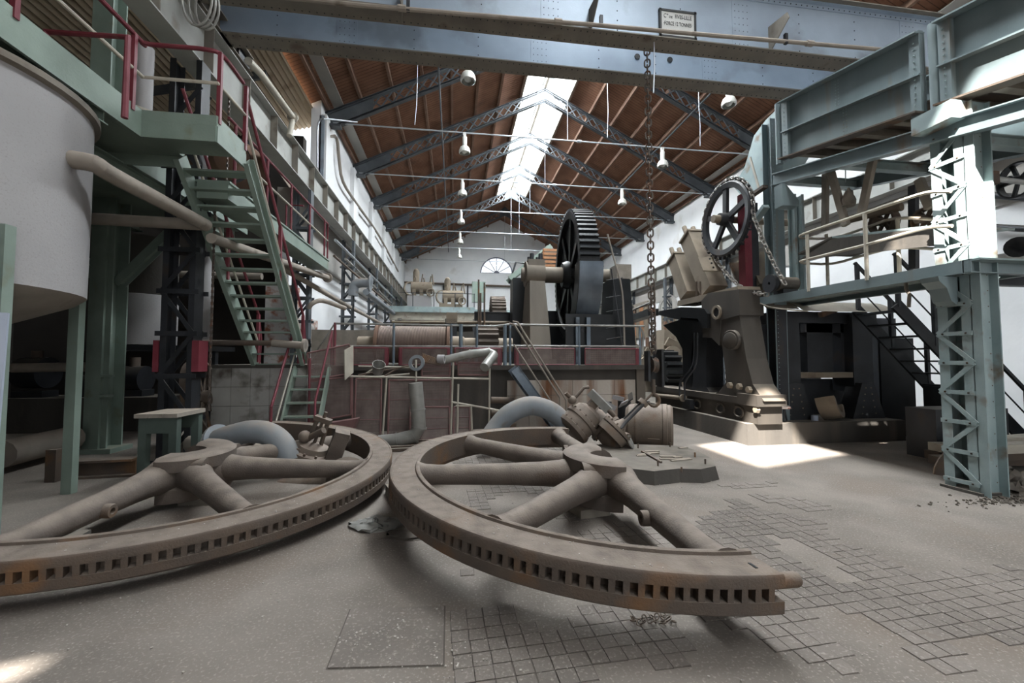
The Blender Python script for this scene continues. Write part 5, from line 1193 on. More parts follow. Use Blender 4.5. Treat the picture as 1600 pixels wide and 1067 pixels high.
# ---- second train of gears, black girder
q = PY(777, 475, 16.5); Ay = Matrix.Translation((q.x, 16.5, q.z - .55)) @ Matrix(((0, 0, 1, 0), (1, 0, 0, 0), (0, 1, 0, 0), (0, 0, 0, 1)))
sg = thing('spur_pinion', 'smaller black spur wheel beyond the platform', 'gear', (q.x, 16.5, 3.0)); gear(sg, 'rim', Ay, .86, .55, 34, 'iron', .07, .5, rin=.5)
MB().lathe([(.1, -.1), (.55, -.08), (.55, .08), (.1, .1)], 28, Ay, loop=True).build('web', M['black'], sg)
q = PY(852, 470, 14.6); sg = thing('intermediate_gear', 'dark intermediate gear half hidden between pedestal and great gear', 'gear', (q.x, 14.6, PZT)); Ay = Matrix.Translation((q.x - .6, 14.3, 2.9)) @ Matrix(((0, 0, 1, 0), (1, 0, 0, 0), (0, 1, 0, 0), (0, 0, 0, 1)))
gear(sg, 'rim', Ay, 1.35, .4, 44, 'black', .08, .5, rin=.15)
bb = thing('black_girder', 'short black riveted girder above the roller pinion', 'girder', PY(775, 494, 14)); a_, b_ = PY(741, 494, 13.8), PY(812, 496, 13.8)
MB().ibeam(a_, b_, .25, .3, .03).build('girder', M['black'], bb, False)
for x in (a_.x + .1, b_.x - .1): MB().span(x - .08, x + .08, 13.72, 13.88, PZT, a_.z - .15).build('leg', M['black'], bb, False)
pipe('cross_pipe', [PY(612, 503, 13.5), PY(805, 504, 13.5)], .045, 'tan_iron', 'long tan pipe running across behind the roller')
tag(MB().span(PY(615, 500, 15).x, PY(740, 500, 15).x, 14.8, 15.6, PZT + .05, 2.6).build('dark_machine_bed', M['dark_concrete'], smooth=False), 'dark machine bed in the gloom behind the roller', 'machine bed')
# ---- far gallery with two pumps
YG = 25.0
fg = thing('far_gallery', 'pale green gallery across the far end with a thin railing', 'gallery', (PY(690, 490, YG).x, YG + 2, PY(690, 492, YG).z))
x0, x1 = PY(624, 490, YG).x, PY(742, 490, YG).x; gz = PY(690, 480, YG).z
MB().span(x0 - .6, x1 + 6, YG, YF - .1, gz - .3, gz - .1).build('deck', M['teal_worn'], fg, False)
MB().span(x0 - .6, x1, YG - .05, YG, gz - .32, gz + .02).build('fascia', M['teal_worn'], fg, False)
MB().ibeam((x0 - .6, YG + .2, gz - .55), (x1 + 1, YG + .2, gz - .55), .3, .45, .03).build('bearer', M['beige'], fg, False)
for px_ in (645, 678, 711, 741):
    x = PY(px_, 475, YG).x; MB().tube([(x, YG, gz - .05), (x, YG, gz + .85)], .025, 6).build('rail_post', M['dark_steel'], fg)
MB().tube([(x0, YG, gz + .85), (x1, YG, gz + .85)], .02, 6).build('handrail', M['dark_steel'], fg)
for x in (x0, x1): MB().span(x - .12, x + .12, YG + .1, YG + .3, 0, gz - .7).build('leg', M['dark_steel'], fg, False)
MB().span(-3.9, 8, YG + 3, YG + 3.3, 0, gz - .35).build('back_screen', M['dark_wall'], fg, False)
def far_pump(px_, py_, k, lab):
    c = PY(px_, py_, 26.5); b = V((c.x, 26.5, gz - .1)); t = thing('gallery_pump', lab, 'pump', b)
    s = 1.0
    MB().span(b.x - .7, b.x + .75, 26.1, 26.9, gz - .1, gz + (.85 if k == 0 else .35)).build('bed', M['tank'] if k == 0 else M['tan_iron'], t, False)
    z = gz + (.85 if k == 0 else .35)
    MB().disc(.38, 1.3, 20, along((b.x - .5, 26.5, z + .55), (1, 0, 0))).build('cylinder', M['tan_iron'], t)
    MB().lathe([(.38, -.06), (.46, -.06), (.46, .06), (.38, .06)], 24, along((b.x - .5, 26.3, z + .45), (.5, -1, 0)), loop=True).build('flywheel', M['tan_iron'], t)
    MB().lathe([(.2, -.05), (.27, -.05), (.27, .05), (.2, .05)], 18, along((b.x + .72, 26.05, z + .2), (.3, -1, 0)), loop=True).build('hand_wheel', M['tan_iron'], t)
    MB().disc(.2, .75, 14, Matrix.Translation((b.x - .2, 26.5, z + .8))).build('air_vessel', M['tan_iron'], t); MB().ball((b.x - .2, 26.5, z + 1.6), .17, 12).build('dome', M['tan_iron'], t)
    for j in range(6):
        x = b.x - .4 + .26 * j; MB().tube([(x, 26.4, z + .7), (x + .1 * (-1) ** j, 26.3, z + 1.15 + .12 * (j % 3))], .045, 6).build('valve_rod', M['tan_iron'], t)
    for j in range(3): MB().box((b.x - .3 + .45 * j, 26.3, z + .2), (.22, .3, .5)).build('valve_chest', M['tan_iron'], t, False)
far_pump(655, 470, 0, 'tan steam pump on a white bed at the arcade end of the far gallery')
far_pump(704, 470, 1, 'tan steam pump with a low bed in the middle of the far gallery')
q = PY(748, 465, 26.5); tag(MB().box((q.x, 26.5, gz + 1.2), (.85, .4, 1.3)).build('switch_cabinet', M['green'], smooth=False), 'grey green switch cabinet on the far gallery', 'cabinet')
for k, (px_, y0, y1) in enumerate(((748, 437, 530), (757, 442, 500), (751, 458, 540))):
    a_, b_ = PY(px_, y0, 13.0), PY(px_, y1, 13.0); tag(MB().tube([a_, V((a_.x, 13.0, PZT + .05))], .03, 8).build('lever_rod', M['rust_iron']), ('tallest', 'hooked', 'shortest')[k] + ' rusty upright rod beside the black girder', 'rod')
pipe('gable_pipe', [PY(632, 441, YF - .2), PY(812, 448, YF - .2)], .09, 'rust_iron', 'brown pipe running across the far gable wall')
for k, px_ in enumerate((693, 731)): a_ = PY(px_, 446, YF - .15); tag(MB().tube([a_, V((a_.x, a_.y, gz))], .06, 8).build('drop_pipe', M['dark_steel']), ('long' if k else 'bare') + ' dark drop pipe on the far gable wall', 'pipe')
# green stair frame
q0 = PY(800, 490, 18.0); fs = thing('far_green_stair', 'pale green stair frame beyond the bearing pedestal', 'stairs', (q0.x, 18, 0))
for px_ in (800, 826): x = PY(px_, 480, 18).x; MB().span(x - .07, x + .07, 17.93, 18.07, 0, PY(px_, 432, 18).z).build('post', M['green'], fs, False)
a_, b_ = PY(796, 436, 18), PY(830, 408, 18)
for y in (17.9, 18.7): MB().beam((a_.x, y, a_.z), (b_.x + .9, y, b_.z + .7), .06, .22).build('stringer', M['green'], fs, False)
for k in range(8): p = a_.lerp(b_ + V((.9, 0, .7)), (k + .5) / 8); MB().box((p.x, 18.3, p.z), (.2, .8, .04)).build('tread', M['green'], fs, False)
MB().tube([a_ + V((0, 0, -.2)), PY(806, 410, 18), PY(820, 411, 18)], .04, 8).build('handrail', M['dark_steel'], fs)
# ================================================================ RIGHT SIDE: CANE MILL, CONVEYOR, WALKWAY
def poly_x(pxs, X, d, name, m, t, smooth=False):                       # photo outline on the plane x = X, extruded by d along +x
    P = [PX(x, y, X) for x, y in pxs]; n = len(P)
    g = MB(); g.add(P + [p + V((d, 0, 0)) for p in P], [tuple(range(n)), tuple(range(2 * n - 1, n - 1, -1))] + [(i, (i + 1) % n, n + (i + 1) % n, n + i) for i in range(n)])
    return g.build(name, M[m], t, smooth)
# ---- plinth
PH = .40
pt = thing('mill_plinth', 'low stained concrete plinth under the cane mill', 'plinth', (7, 10, 0))
MB().span(5.42, 8.85, 7.08, 20.0, 0, PH).build('slab', M['dark_concrete'], pt, False)
# ---- housing (cheek) of the mill
ho = thing('mill_housing', 'massive dusty cast iron mill cheek with splayed leg and round boss', 'mill housing', (5.9, 8.5, PH))
hX = 5.56
MB().span(hX, 6.06, 6.98, 10.9, PH, PH + .34).build('sole', M['housing'], ho, False)
MB().span(hX - .06, 6.08, 6.95, 10.9, PH + .34, PH + .47).build('sole_flange', M['housing'], ho, False)
for px_, py_ in ((1090, 631), (1126, 638), (1155, 643)):
    p = PX(px_, py_, hX); ring = MB(); pts = []
    for k in range(20):
        a = 2 * PI * k / 20; pts.append(V((hX - .01, p.y + .13 * math.cos(a), PH + .17 + .1 * math.sin(a))))
    ring.tube(pts, .026, 6, closed=True); ring.build('slot_rim', M['housing'], ho)
    MB().lathe([(.001, 0), (.1, 0), (.1, .02), (.001, .02)], 18, along((hX - .012, p.y, PH + .17), (1, 0, 0)) @ Matrix.Scale(1.25, 4, (1, 0, 0))).build('slot_hollow', M['ink'], ho)
poly_x([(1194, 627), (1176, 600), (1166, 560), (1160, 520), (1154, 486), (1124, 484), (1127, 530), (1133, 575), (1134, 598), (1124, 612), (1112, 617), (1150, 626)], hX, .44, 'front_leg', 'housing', ho)
if False: MB().tube(smooth_path([PX(1152, 488, hX + .25), PX(1158, 530, hX + .2), PX(1165, 575, hX + .15), PX(1176, 608, hX + .1), PX(1188, 628, hX + .05)], 4), [.2, .21, .215, .22, .225, .23, .235, .24, .245, .25, .255, .26, .27, .28, .29, .30, .31], 20).build('leg_moulding', M['housing'], ho)
poly_x([(1112, 618), (1104, 605), (1103, 560), (1106, 520), (1098, 500), (1082, 505), (1084, 560), (1082, 605), (1078, 612)], hX + .06, .42, 'rear_leg', 'dark_steel', ho)
poly_x([(1098, 527), (1096, 470), (1106, 458), (1155, 452), (1156, 492), (1126, 500), (1124, 540), (1112, 528)], hX - .02, .52, 'head', 'housing', ho)
poly_x([(1058, 478), (1059, 470), (1152, 447), (1154, 456), (1098, 470)], hX, .5, 'head_beam', 'tan_iron', ho)
MB().tube([PX(1156, 462, hX + .25), PX(1157, 486, hX + .25)], .25, 24).build('collar', M['dark_steel'], ho)
p = PX(1121, 488, hX - .02); MB().lathe([(.1, -.04), (.15, -.04), (.15, .02), (.1, .02)], 22, along(p, (1, 0, 0)), loop=True).build('eye_ring', M['tan_iron'], ho); MB().disc(.1, .02, 20, along(p - V((.02, 0, 0)), (1, 0, 0))).build('eye_hollow', M['ink'], ho)
bc = PX(1156, 531, hX + .05); Mb = along(V((hX, bc.y + .1, bc.z)), (-1, -.25, 0))
MB().lathe([(.2, 0), (.2, .1), (.19, .115), (.155, .115), (.155, .1), (.15, .13), (.13, .14), (.001, .14)], 28, Mb).build('boss', M['housing'], ho)
for px_, py_ in ((1142, 602), (1157, 604), (1172, 609), (1184, 640)): p = PX(px_, py_, hX - .02); MB().lathe([(.001, -.06), (.06, -.06), (.07, 0), (.001, 0)], 6, along(p, (1, 0, 0))).build('stud_nut', M['tan_iron'], ho)
q = PX(1184, 627, hX); MB().span(hX - .1, hX + .5, 6.86, 7.4, PH + .34, PH + .55).build('toe', M['housing'], ho, False)
# black bracket table to the left of the head
bt = ho
poly_x([(1028, 492), (1030, 486), (1064, 480), (1100, 482), (1105, 490), (1105, 512), (1098, 512), (1090, 498), (1064, 496), (1062, 500)], hX - .1, .6, 'bracket_ledge', 'black', bt)
poly_x([(1036, 508), (1060, 500), (1090, 500), (1084, 512), (1080, 560), (1082, 610), (1068, 612), (1066, 545), (1056, 526)], hX + .1, .3, 'bracket_web', 'black', bt)
a_ = PX(1062, 482, hX - .05); gb = thing('gallery_beam', 'long black gallery beam with thin rail leading back from the bracket ledge', 'beam', (hX + .3, 14, 2.9)); MB().beam(V((hX + .05, 11.05, 2.95)), V((hX + 1.0, 17.5, 2.95)), .3, .2).build('beam', M['black'], gb, False)
for k in range(5): MB().tube([(hX + .05 + .235 * k, 11.2 + 1.5 * k, 3.0), (hX + .05 + .235 * k, 11.2 + 1.5 * k, 3.25)], .02, 6).build('rail_post', M['black'], gb)
MB().tube([V((hX + .03, 11.1, 3.25)), V((hX + .98, 17.4, 3.25))], .03, 6).build('handrail', M['galv'], gb)
# hydraulic heads
def hyd(name, lab, a, b, w_, d_, rods):
    t = thing(name, lab, 'hydraulic head', b); ax_ = (a - b).normalized()
    MB().beam(b, a, w_, d_, (1, 0, 0)).build('body', M['tan_iron'], t, False)
    MB().beam(a, a + ax_ * .05, w_ + .05, d_ + .05, (1, 0, 0)).build('cap', M['tan_iron'], t, False)
    for dx in rods: p = a + V((dx, 0, 0)); MB().tube([p, p + ax_ * .36], .058, 12).build('ram', M['tan_iron'], t)
    return t
a_, b_ = PX(1082, 371, 6.0), PX(1116, 455, 6.0); h1_ = hyd('hydraulic_head', 'taller inclined tan hydraulic box with two rams on the mill head', a_, b_, .42, .45, (-.12, .12))
pA = PX(1110, 413, 5.75); dA = (a_ - b_).normalized(); MB().beam(pA - dA * .2, pA + dA * .2, .03, .5, (1, 0, 0)).build('side_plate', M['tan_iron'], h1_, False)
g = MB()
for k in range(6): g.disc(.022, .02, 8, along(pA + dA * (-.13 + .13 * (k % 3)) + V((-.04, -.12 + .24 * (k // 3), 0)), (-1, 0, 0)))
g.build('plate_bolts', M['ink'], h1_)
a_, b_ = PX(1060, 404, 6.0), PX(1080, 462, 6.0); hyd('hydraulic_head', 'shorter inclined tan hydraulic box with two rams on the mill head', a_, b_, .38, .42, (-.11, .11))
for k, px_ in enumerate((1088, 1094)):
    p = PX(px_, 440, 5.65); tag(MB().tube([p, V((p.x, p.y, 2.9))], .022, 6).build('feed_pipe', M['rust_iron']), ('first', 'second')[k] + ' thin upright pipe counting from the shorter hydraulic box', 'pipe')
t = thing('rear_hydraulic', 'tan hydraulic box behind the great chain wheel', 'hydraulic head', PX(1190, 450, 6.7)); a_, b_ = PX(1172, 405, 6.7), PX(1192, 455, 6.7); MB().beam(b_, a_, .55, .55, (1, 0, 0)).build('body', M['tan_iron'], t, False); MB().beam(b_ + V((-.3, -.0, -.1)), a_ + V((-.3, 0, -.1)), .04, .45, (1, 0, 0)).build('side_plate', M['rust_iron'], t, False)
for k in range(2):
    a_ = PX(1067 + 5 * k, 610, hX - .15); tag(MB().tube(smooth_path([PX(1085 + 5 * k, 520, hX - .1), PX(1084 + 5 * k, 560, hX - .1), PX(1078 + 6 * k, 578, hX - .15), PX(1063 + 8 * k, 596, hX - .2), PX(1062 + 8 * k, 625, hX - .2)], 4), .02, 6).build('oil_pipe', M['dark_steel']), ('outer', 'inner')[k] + ' bent oil pipe running down the mill cheek', 'pipe')
pipe('drain_pipe', [PX(1020, 617, 5.4), PX(1068, 622, 5.4)], .05, 'tan_iron', 'short tan drain pipe on the plinth edge', flange=(1,))
tag(MB().box(PX(1077, 631, 5.5), (.16, .3, .22)).build('oil_box', M['dark_steel'], smooth=False), 'small dark oil box on the plinth edge', 'box')

# ---- chain wheel with its chain
wx = 5.86; wc = V((wx, 8.17, 4.66)); WRd = .80
cw = thing('spoked_sprocket', 'large dark five spoked sprocket wheel above the mill', 'sprocket', (wx, wc.y, 3.9))
XM = Matrix.Translation(wc) @ Matrix(((0, 0, 1, 0), (1, 0, 0, 0), (0, 1, 0, 0), (0, 0, 0, 1)))
MB().lathe([(WRd - .14, -.045), (WRd - .03, -.06), (WRd, -.03), (WRd, .03), (WRd - .03, .06), (WRd - .14, .045)], 48, XM, loop=True).build('rim', M['dark_steel'], cw)
for k in range(5):
    a = k * 2 * PI / 5 + .35; MB().beam(XM @ V((.1 * math.cos(a), .1 * math.sin(a), 0)), XM @ V(((WRd - .1) * math.cos(a), (WRd - .1) * math.sin(a), 0)), .12, .07, (1, 0, 0)).build('spoke', M['dark_steel'], cw, False)
MB().lathe([(.03, -.16), (.13, -.16), (.15, .1), (.03, .1)], 20, XM, loop=True).build('hub', M['dark_steel'], cw); MB().disc(.085, .25, 16, XM @ Matrix.Translation((0, 0, -.3))).build('shaft_end', M['tan_iron'], cw)
tm_ = MB().box((WRd + .03, 0, 0), (.08, .04, .05)).mesh('sprocket_tooth', M['dark_steel'], False)
for k in range(34): place(tm_, 'sprocket_tooth', cw, XM @ Matrix.Rotation(2 * PI * k / 34, 4, 'Z'))
tag(MB().disc(.075, 1.6, 16, along(wc + V((.12, 0, 0)), (1, 0, 0))).build('chain_wheel_shaft', M['tan_iron']), 'dusty shaft running back from the sprocket wheel', 'shaft')
sc2 = PX(1206, 443, 5.86)
ms = thing('drive_motor', 'dark drive motor with small sprocket on the walkway beam', 'motor', (6.1, sc2.y, 2.9))
MB().lathe([(.03, -.06), (.17, -.06), (.17, .0), (.12, .03), (.12, .06), (.03, .06)], 24, along(sc2, (1, 0, 0)), loop=True).build('sprocket', M['dark_steel'], ms)
MB().disc(.13, .4, 20, along(sc2 + V((.08, 0, 0)), (1, 0, 0))).build('casing', M['housing'], ms); MB().box(sc2 + V((.28, 0, -.16)), (.3, .24, .08)).build('foot', M['dark_steel'], ms, False)
dc = thing('drive_chain', 'bright worn drive chain looped over the sprocket wheel', 'chain', (wx, 7.4, 3.0))
M['chain_bright'] = mat('worn_chain', '8b8782', 'a29d97', 9, 0.4, 0.5, patch='4d4641', pscale=14, pamt=.45)
path = [PX(1225, 441, wx), PX(1212, 418, wx), PX(1195, 382, wx), PX(1178, 340, wx)]
ta0 = math.radians(-8)
path += [wc + V((0, -(WRd + .04) * math.cos(a), (WRd + .04) * math.sin(a))) for a in [ta0 + (PI * 1.22 - ta0) * i / 22 for i in range(23)]]
path += [PX(1112, 393, wx), PX(1120, 408, wx), PX(1135, 427, wx), PX(1155, 447, wx), PX(1175, 457, wx), PX(1200, 460, wx)]
chain(dc, path, link_mesh(.125, .07, .013, M['chain_bright'], 6, 5), .095)
tag(MB().span(5.98, 6.14, 7.75, 7.95, 2.95, 5.1).build('red_upright', M['red'], smooth=False), 'dark red upright bearing the sprocket shaft', 'post')
tag(MB().span(6.26, 6.5, 8.0, 8.3, 3.0, 5.0).build('dark_upright', M['dark_steel'], smooth=False), 'dark upright behind the red one', 'post')

# ---- inclined conveyor
cv = thing('cane_conveyor', 'inclined teal steel conveyor with deep riveted side girders', 'conveyor', (7, 5, 4.5))
sl_ = 0.215
def zc_(y, z0, y0=4.4): return z0 + (y - y0) * sl_
def side_girder(X, y0, y1, nm='side_girder'):
    P = lambda y, dz: (X, y, zc_(y, 4.86 + dz))
    g = MB(); g.quad(P(y0, 0), P(y1, 0), P(y1, 1.1), P(y0, 1.1), .014); s = g.build(nm, M['teal'], cv, False)
    for dz, w_, m in ((0.0, .2, 'rust_iron'), (.52, .12, 'teal'), (1.1, .16, 'teal')):
        MB().beam(V(P(y0, dz)) + V((-w_ / 2 + .02, 0, 0)), V(P(y1, dz)) + V((-w_ / 2 + .02, 0, 0)), w_, .022).build('rib', M[m], s, False)
    g = MB()
    for yy in (y0 + .5 * (y1 - y0), y0 + .5 * (y1 - y0) - .05):
        for k in range(9): g.rivet((X - .014, yy - .02, zc_(yy, 4.95 + .05 * k)), (-1, 0, 0), .013); g.rivet((X - .014, yy + .1, zc_(yy, 5.5 + .05 * k)), (-1, 0, 0), .013)
    for yy in (y0 + .07, y1 - .07):
        for k in range(12): g.rivet((X - .075, yy - .0, zc_(yy, 4.9 + .085 * k)), (-1, 0, 0), .014)
    stuff(g.build('rivets', M['teal_worn'], s, False))
    for yy in (y0 + .07, y1 - .07):
        MB().box((X - .035, yy, zc_(yy, 5.4)), (.07, .13, 1.16)).build('stiffener', M['teal'], s, False)
    return s
side_girder(6.22, 4.55, 6.9); side_girder(6.22, 1.8, 4.35); side_girder(7.7, 1.8, 6.9)
for y in (4.42, 7.02): MB().tube([(6.2, y, zc_(y, 4.8)), (6.2, y, zc_(y, 6.0))], .06, 12).build('joint_post', M['teal'], cv)
MB().quad((6.25, 1.8, zc_(1.8, 5.0)), (7.7, 1.8, zc_(1.8, 5.0)), (7.7, 6.9, zc_(6.9, 5.0)), (6.25, 6.9, zc_(6.9, 5.0)), .03).build('bed_plate', M['rust_iron'], cv, False)
for k in range(9): y = 2.2 + .55 * k; MB().box((6.95, y, zc_(y, 4.92)), (1.4, .1, .12)).build('cross_slat', M['timber'], cv, False)
lb = thing('support_beam', 'inclined teal joist carrying the conveyor below its side girder', 'joist', (6.2, 5.5, 4.6))
MB().ibeam((6.12, 1.6, zc_(1.6, 4.50)), (6.12, 7.1, zc_(7.1, 4.50)), .14, .22, .016).build('joist', M['teal'], lb, False)
MB().ibeam((7.75, 1.6, zc_(1.6, 4.50)), (7.75, 7.1, zc_(7.1, 4.50)), .14, .22, .016).build('joist', M['teal'], lb, False)
for y in (2.6, 4.4, 5.7, 6.9): MB().ibeam((6.12, y, zc_(y, 4.47)), (7.75, y, zc_(y, 4.47)), .12, .16, .014).build('cross_joist', M['teal_worn'], lb, False)
# chute plates at the conveyor head
ch = thing('feed_chute', 'worn grey steel feed chute falling from the conveyor head', 'chute', (6.6, 8, 4.5))
poly_x([(1216, 168), (1196, 188), (1178, 212), (1163, 262), (1146, 292), (1170, 318), (1214, 262)], 6.64, .02, 'cheek_plate', 'teal_worn', ch)
a_, b_ = PX(1196, 188, 6.3), PX(1160, 268, 6.3); MB().quad((6.66, a_.y, a_.z), (7.7, a_.y, a_.z), (7.7, b_.y, b_.z), (6.66, b_.y, b_.z), .02).build('back_plate', M['teal_worn'], ch, False)
a_, b_ = PX(1172, 246, 6.26), PX(1186, 295, 6.26); MB().beam(a_, b_, .05, .02, (1, 0, 0)).build('edge_strip', M['beige'], ch, False)
MB().beam(PX(1168, 310, 6.25), PX(1196, 291, 6.25), .06, .12, (1, 0, 0)).build('lip', M['rust_iron'], ch, False); MB().beam(PX(1180, 345, 6.2), PX(1197, 322, 6.2), .08, .14, (1, 0, 0)).build('stay', M['teal_worn'], ch, False)
# columns
c2 = thing('riveted_column', 'tall riveted steel column between mill and conveyor', 'column', (6.45, 7.5, PH))
MB().ibeam((6.45, 7.5, PH), (6.45, 7.5, 6.5), .26, .24, .02, up=(0, 1, 0)).build('shaft', M['teal'], c2, False)
g = MB()
for k in range(70): g.rivet((6.37, 7.38, .6 + .085 * k), (0, -1, 0), .013)
stuff(g.build('rivets', M['teal_worn'], c2, False))
MB().prism([(-.3, 0), (.3, 0), (.1, .75), (-.1, .75)], .26, frame((6.5, 7.9, PH), (1, 0, 0), (0, 0, 1))).build('splayed_foot', M['dark_steel'], c2, False)
MB().span(6.34, 6.56, 7.375, 7.625, PH + .3, 2.6).build('dark_casing', M['dark_steel'], c2, False)
t = thing('channel_column', 'twin teal channel post under the conveyor joist', 'column', (6.5, 6.75, 3))
for dx in (0, .16): MB().chan((6.42 + dx, 6.98, 2.8), (6.42 + dx, 6.98, 4.75), .05, .16, .012, up=(0, 1, 0)).build('channel', M['teal_worn'], t, False)
MB().prism([(0, 0), (.34, 0), (.34, .1), (.06, .42), (0, .42)], .2, frame((6.0, 6.95, 4.45), (1, 0, 0), (0, 0, 1))).build('bracket', M['teal'], t, False)
# near laced column, lit by the sun
lc = thing('laced_column', 'pale teal laced steel column standing nearest the broken plate', 'column', (6.27, 4.3, 0))
LX0, LX1, LYa, LYb, LH = 6.13, 6.40, 4.12, 4.46, 4.72
MB().chan(((LX0 + LX1) / 2, LYa, 0), ((LX0 + LX1) / 2, LYa, LH), .1, LX1 - LX0, .016, up=(1, 0, 0), side=-1).build('front_channel', M['teal_worn'], lc, False)
MB().span(LX0, LX1, LYa - .008, LYa + .008, 0, LH).build('front_plate', M['teal_worn'], lc, False)
MB().span(LX0, LX1, LYb - .008, LYb + .008, 0, LH).build('rear_plate', M['teal_worn'], lc, False)
for X in (LX0, LX1 - .012): MB().span(X, X + .012, LYb - .1, LYb, 0, LH).build('rear_flange', M['teal_worn'], lc, False); MB().span(X, X + .012, LYa, LYa + .1, 0, LH).build('front_flange', M['teal_worn'], lc, False)
dm = MB().box((0, 0, 0), (.012, math.hypot(.36, .36), .05)).mesh('lacing_bar', M['teal_worn'], False); hm = MB().box((0, 0, 0), (.014, .36, .05)).mesh('lacing_bar', M['teal_worn'], False)
z = .12; f = 1
while z < LH - .4:
    for X in (LX0 - .008, LX1 + .008):
        place(dm, 'lacing_bar', lc, Matrix.Translation((X, (LYa + LYb) / 2, z + .18)) @ Matrix.Rotation(f * PI / 4, 4, 'X')); place(hm, 'lacing_bar', lc, Matrix.Translation((X - .004, (LYa + LYb) / 2, z)))
    z += .36; f = -f
g = MB()
for k in range(24): g.rivet((LX1 - .04, LYa - .008, .15 + .19 * k), (0, -1, 0), .014); g.rivet((LX0 - .016, LYa + .05, .12 + .36 * (k % 13)), (-1, 0, 0), .016); g.rivet((LX0 - .016, LYb - .05, .12 + .36 * (k % 13)), (-1, 0, 0), .016)
stuff(g.build('rivets', M['rust_iron'], lc, False))
MB().span(LX0 - .22, LX1 + .05, LYa - .05, LYb + .05, LH - .2, LH + .02).build('cap_box', M['teal_worn'], lc, False)
MB().box(((LX0 + LX1) / 2, (LYa + LYb) / 2, .02), (.34, .42, .03)).build('base_plate', M['dark_concrete'], lc, False)
for s, x in ((-1, LX0), (1, LX1)):
    MB().prism([(0, 0), (s * .28, 0), (s * .26, -.06), (s * .16, -.14), (s * .1, -.3), (0, -.36)], .2, frame((x, LYb - .02, 2.62), (1, 0, 0), (0, 0, 1))).build('console', M['teal'], lc, False)
# walkway
wy = thing('mill_walkway', 'narrow steel walkway with pale tubular railing beside the conveyor', 'walkway', (6.3, 6, 2.7))
wX = 5.98
MB().chan((wX, 4.0, 2.70), (wX, 7.75, 2.76), .08, .15, .012, side=1).build('edge_channel', M['teal'], wy, False)
MB().chan((7.0, 4.0, 2.70), (7.0, 7.75, 2.76), .08, .15, .012, side=-1).build('edge_channel', M['teal'], wy, False)
for k in range(9): y = 4.1 + .42 * k; MB().span(wX + .01, 7.0, y - .19, y + .19, 2.755, 2.775).build('deck_plate', M['teal_worn'], wy, False)
MB().chan((5.98, 4.08, 2.70), (9.5, 4.08, 2.70), .08, .16, .012, side=1).build('cross_channel', M['teal'], wy, False)
MB().chan((7.0, 4.55, 2.68), (11.9, 4.55, 2.68), .1, .2, .012, side=1).build('cross_channel', M['dark_steel'], wy, False)
def wrail(X, pts, nm='handrail'): return MB().tube(smooth_path([PX(x, y, X) for x, y in pts], 3), .022, 8).build(nm, M['beige'], wy)
wrail(wX, [(1250, 370), (1254, 366), (1300, 350), (1348, 334), (1400, 316), (1448, 301), (1486, 299)]); wrail(wX, [(1250, 409), (1262, 405), (1350, 383), (1400, 369), (1450, 356), (1488, 353)], 'mid_rail')
wrail(6.5, [(1250, 372), (1300, 372), (1352, 356), (1400, 341), (1478, 344)], 'handrail'); wrail(6.5, [(1252, 411), (1300, 412), (1352, 398), (1402, 387), (1478, 390)], 'mid_rail')
for px_, yt, X in ((1261, 367, wX), (1351, 334, wX), (1291, 366, 6.5), (1402, 342, 6.5)):
    p = PX(px_, yt, X); MB().tube([p, V((p.x, p.y, 2.76))], .026, 8).build('rail_post', M['beige'], wy)
# tray, timbers, pulleys on the walkway
ty = thing('sloping_tray', 'wide grey sloping tray under the conveyor', 'tray', (6.7, 5.8, 3.2))
MB().quad(PX(1247, 398, 6.3), PX(1300, 372, 6.3) + V((0, 0, 0)), PX(1300, 372, 6.3) + V((1.2, 0, 0)), PX(1247, 398, 6.3) + V((1.2, 0, 0)), .03).build('lower_plate', M['dark_concrete'], ty, False)
a_, b_ = PX(1300, 372, 6.3), PX(1468, 354, 6.3); MB().quad(a_, b_, b_ + V((1.2, 0, .0)), a_ + V((1.2, 0, 0)), .03).build('upper_plate', M['teal_worn'], ty, False)
MB().quad(PX(1250, 406, 6.28), PX(1462, 384, 6.28), PX(1468, 354, 6.28), PX(1300, 374, 6.28), .02).build('side_plate', M['dark_concrete'], ty, False)
for k, (x0, y0, x1, y1, X) in enumerate(((1297, 265, 1322, 352, 6.3), (1366, 240, 1345, 338, 6.3), (1290, 270, 1289, 360, 6.9), (1436, 280, 1453, 325, 6.6), (1427, 290, 1428, 420, 6.9))):
    tag(MB().beam(PX(x0, y0, X), PX(x1, y1, X), .1, .07, (1, 0, 0)).build('timber_stay', M['timber'] if k < 4 else M['dark_steel'], smooth=False), ('slanting pale', 'slanting grey', 'upright dusty', 'short tilted', 'dark upright')[k] + ' stay under the conveyor joist', 'stay')
def pulley(c, r, w_, lab, m='rust_iron', n=6, d=(1, 0, 0)):
    t = thing('belt_pulley', lab, 'pulley', c - V((0, 0, r))); Mx = along(c, d)
    MB().lathe([(r - .025, -w_ / 2), (r, -w_ / 2), (r, w_ / 2), (r - .025, w_ / 2)], 36, Mx, loop=True).build('rim', M[m], t)
    for k in range(n): a = 2 * PI * k / n; MB().beam(Mx @ V((.03 * math.cos(a), .03 * math.sin(a), 0)), Mx @ V(((r - .01) * math.cos(a), (r - .01) * math.sin(a), 0)), .05, .03, d).build('spoke', M[m], t, False)
    MB().disc(.06, .3, 14, Mx @ Matrix.Translation((0, 0, -.15))).build('hub', M[m], t); return t
pulley(PX(1447, 343, 6.75), .17, .12, 'smaller rusty spoked pulley beside the laced column'); pulley(PX(1381, 347, 6.75), .2, .14, 'larger rusty spoked pulley on the walkway')
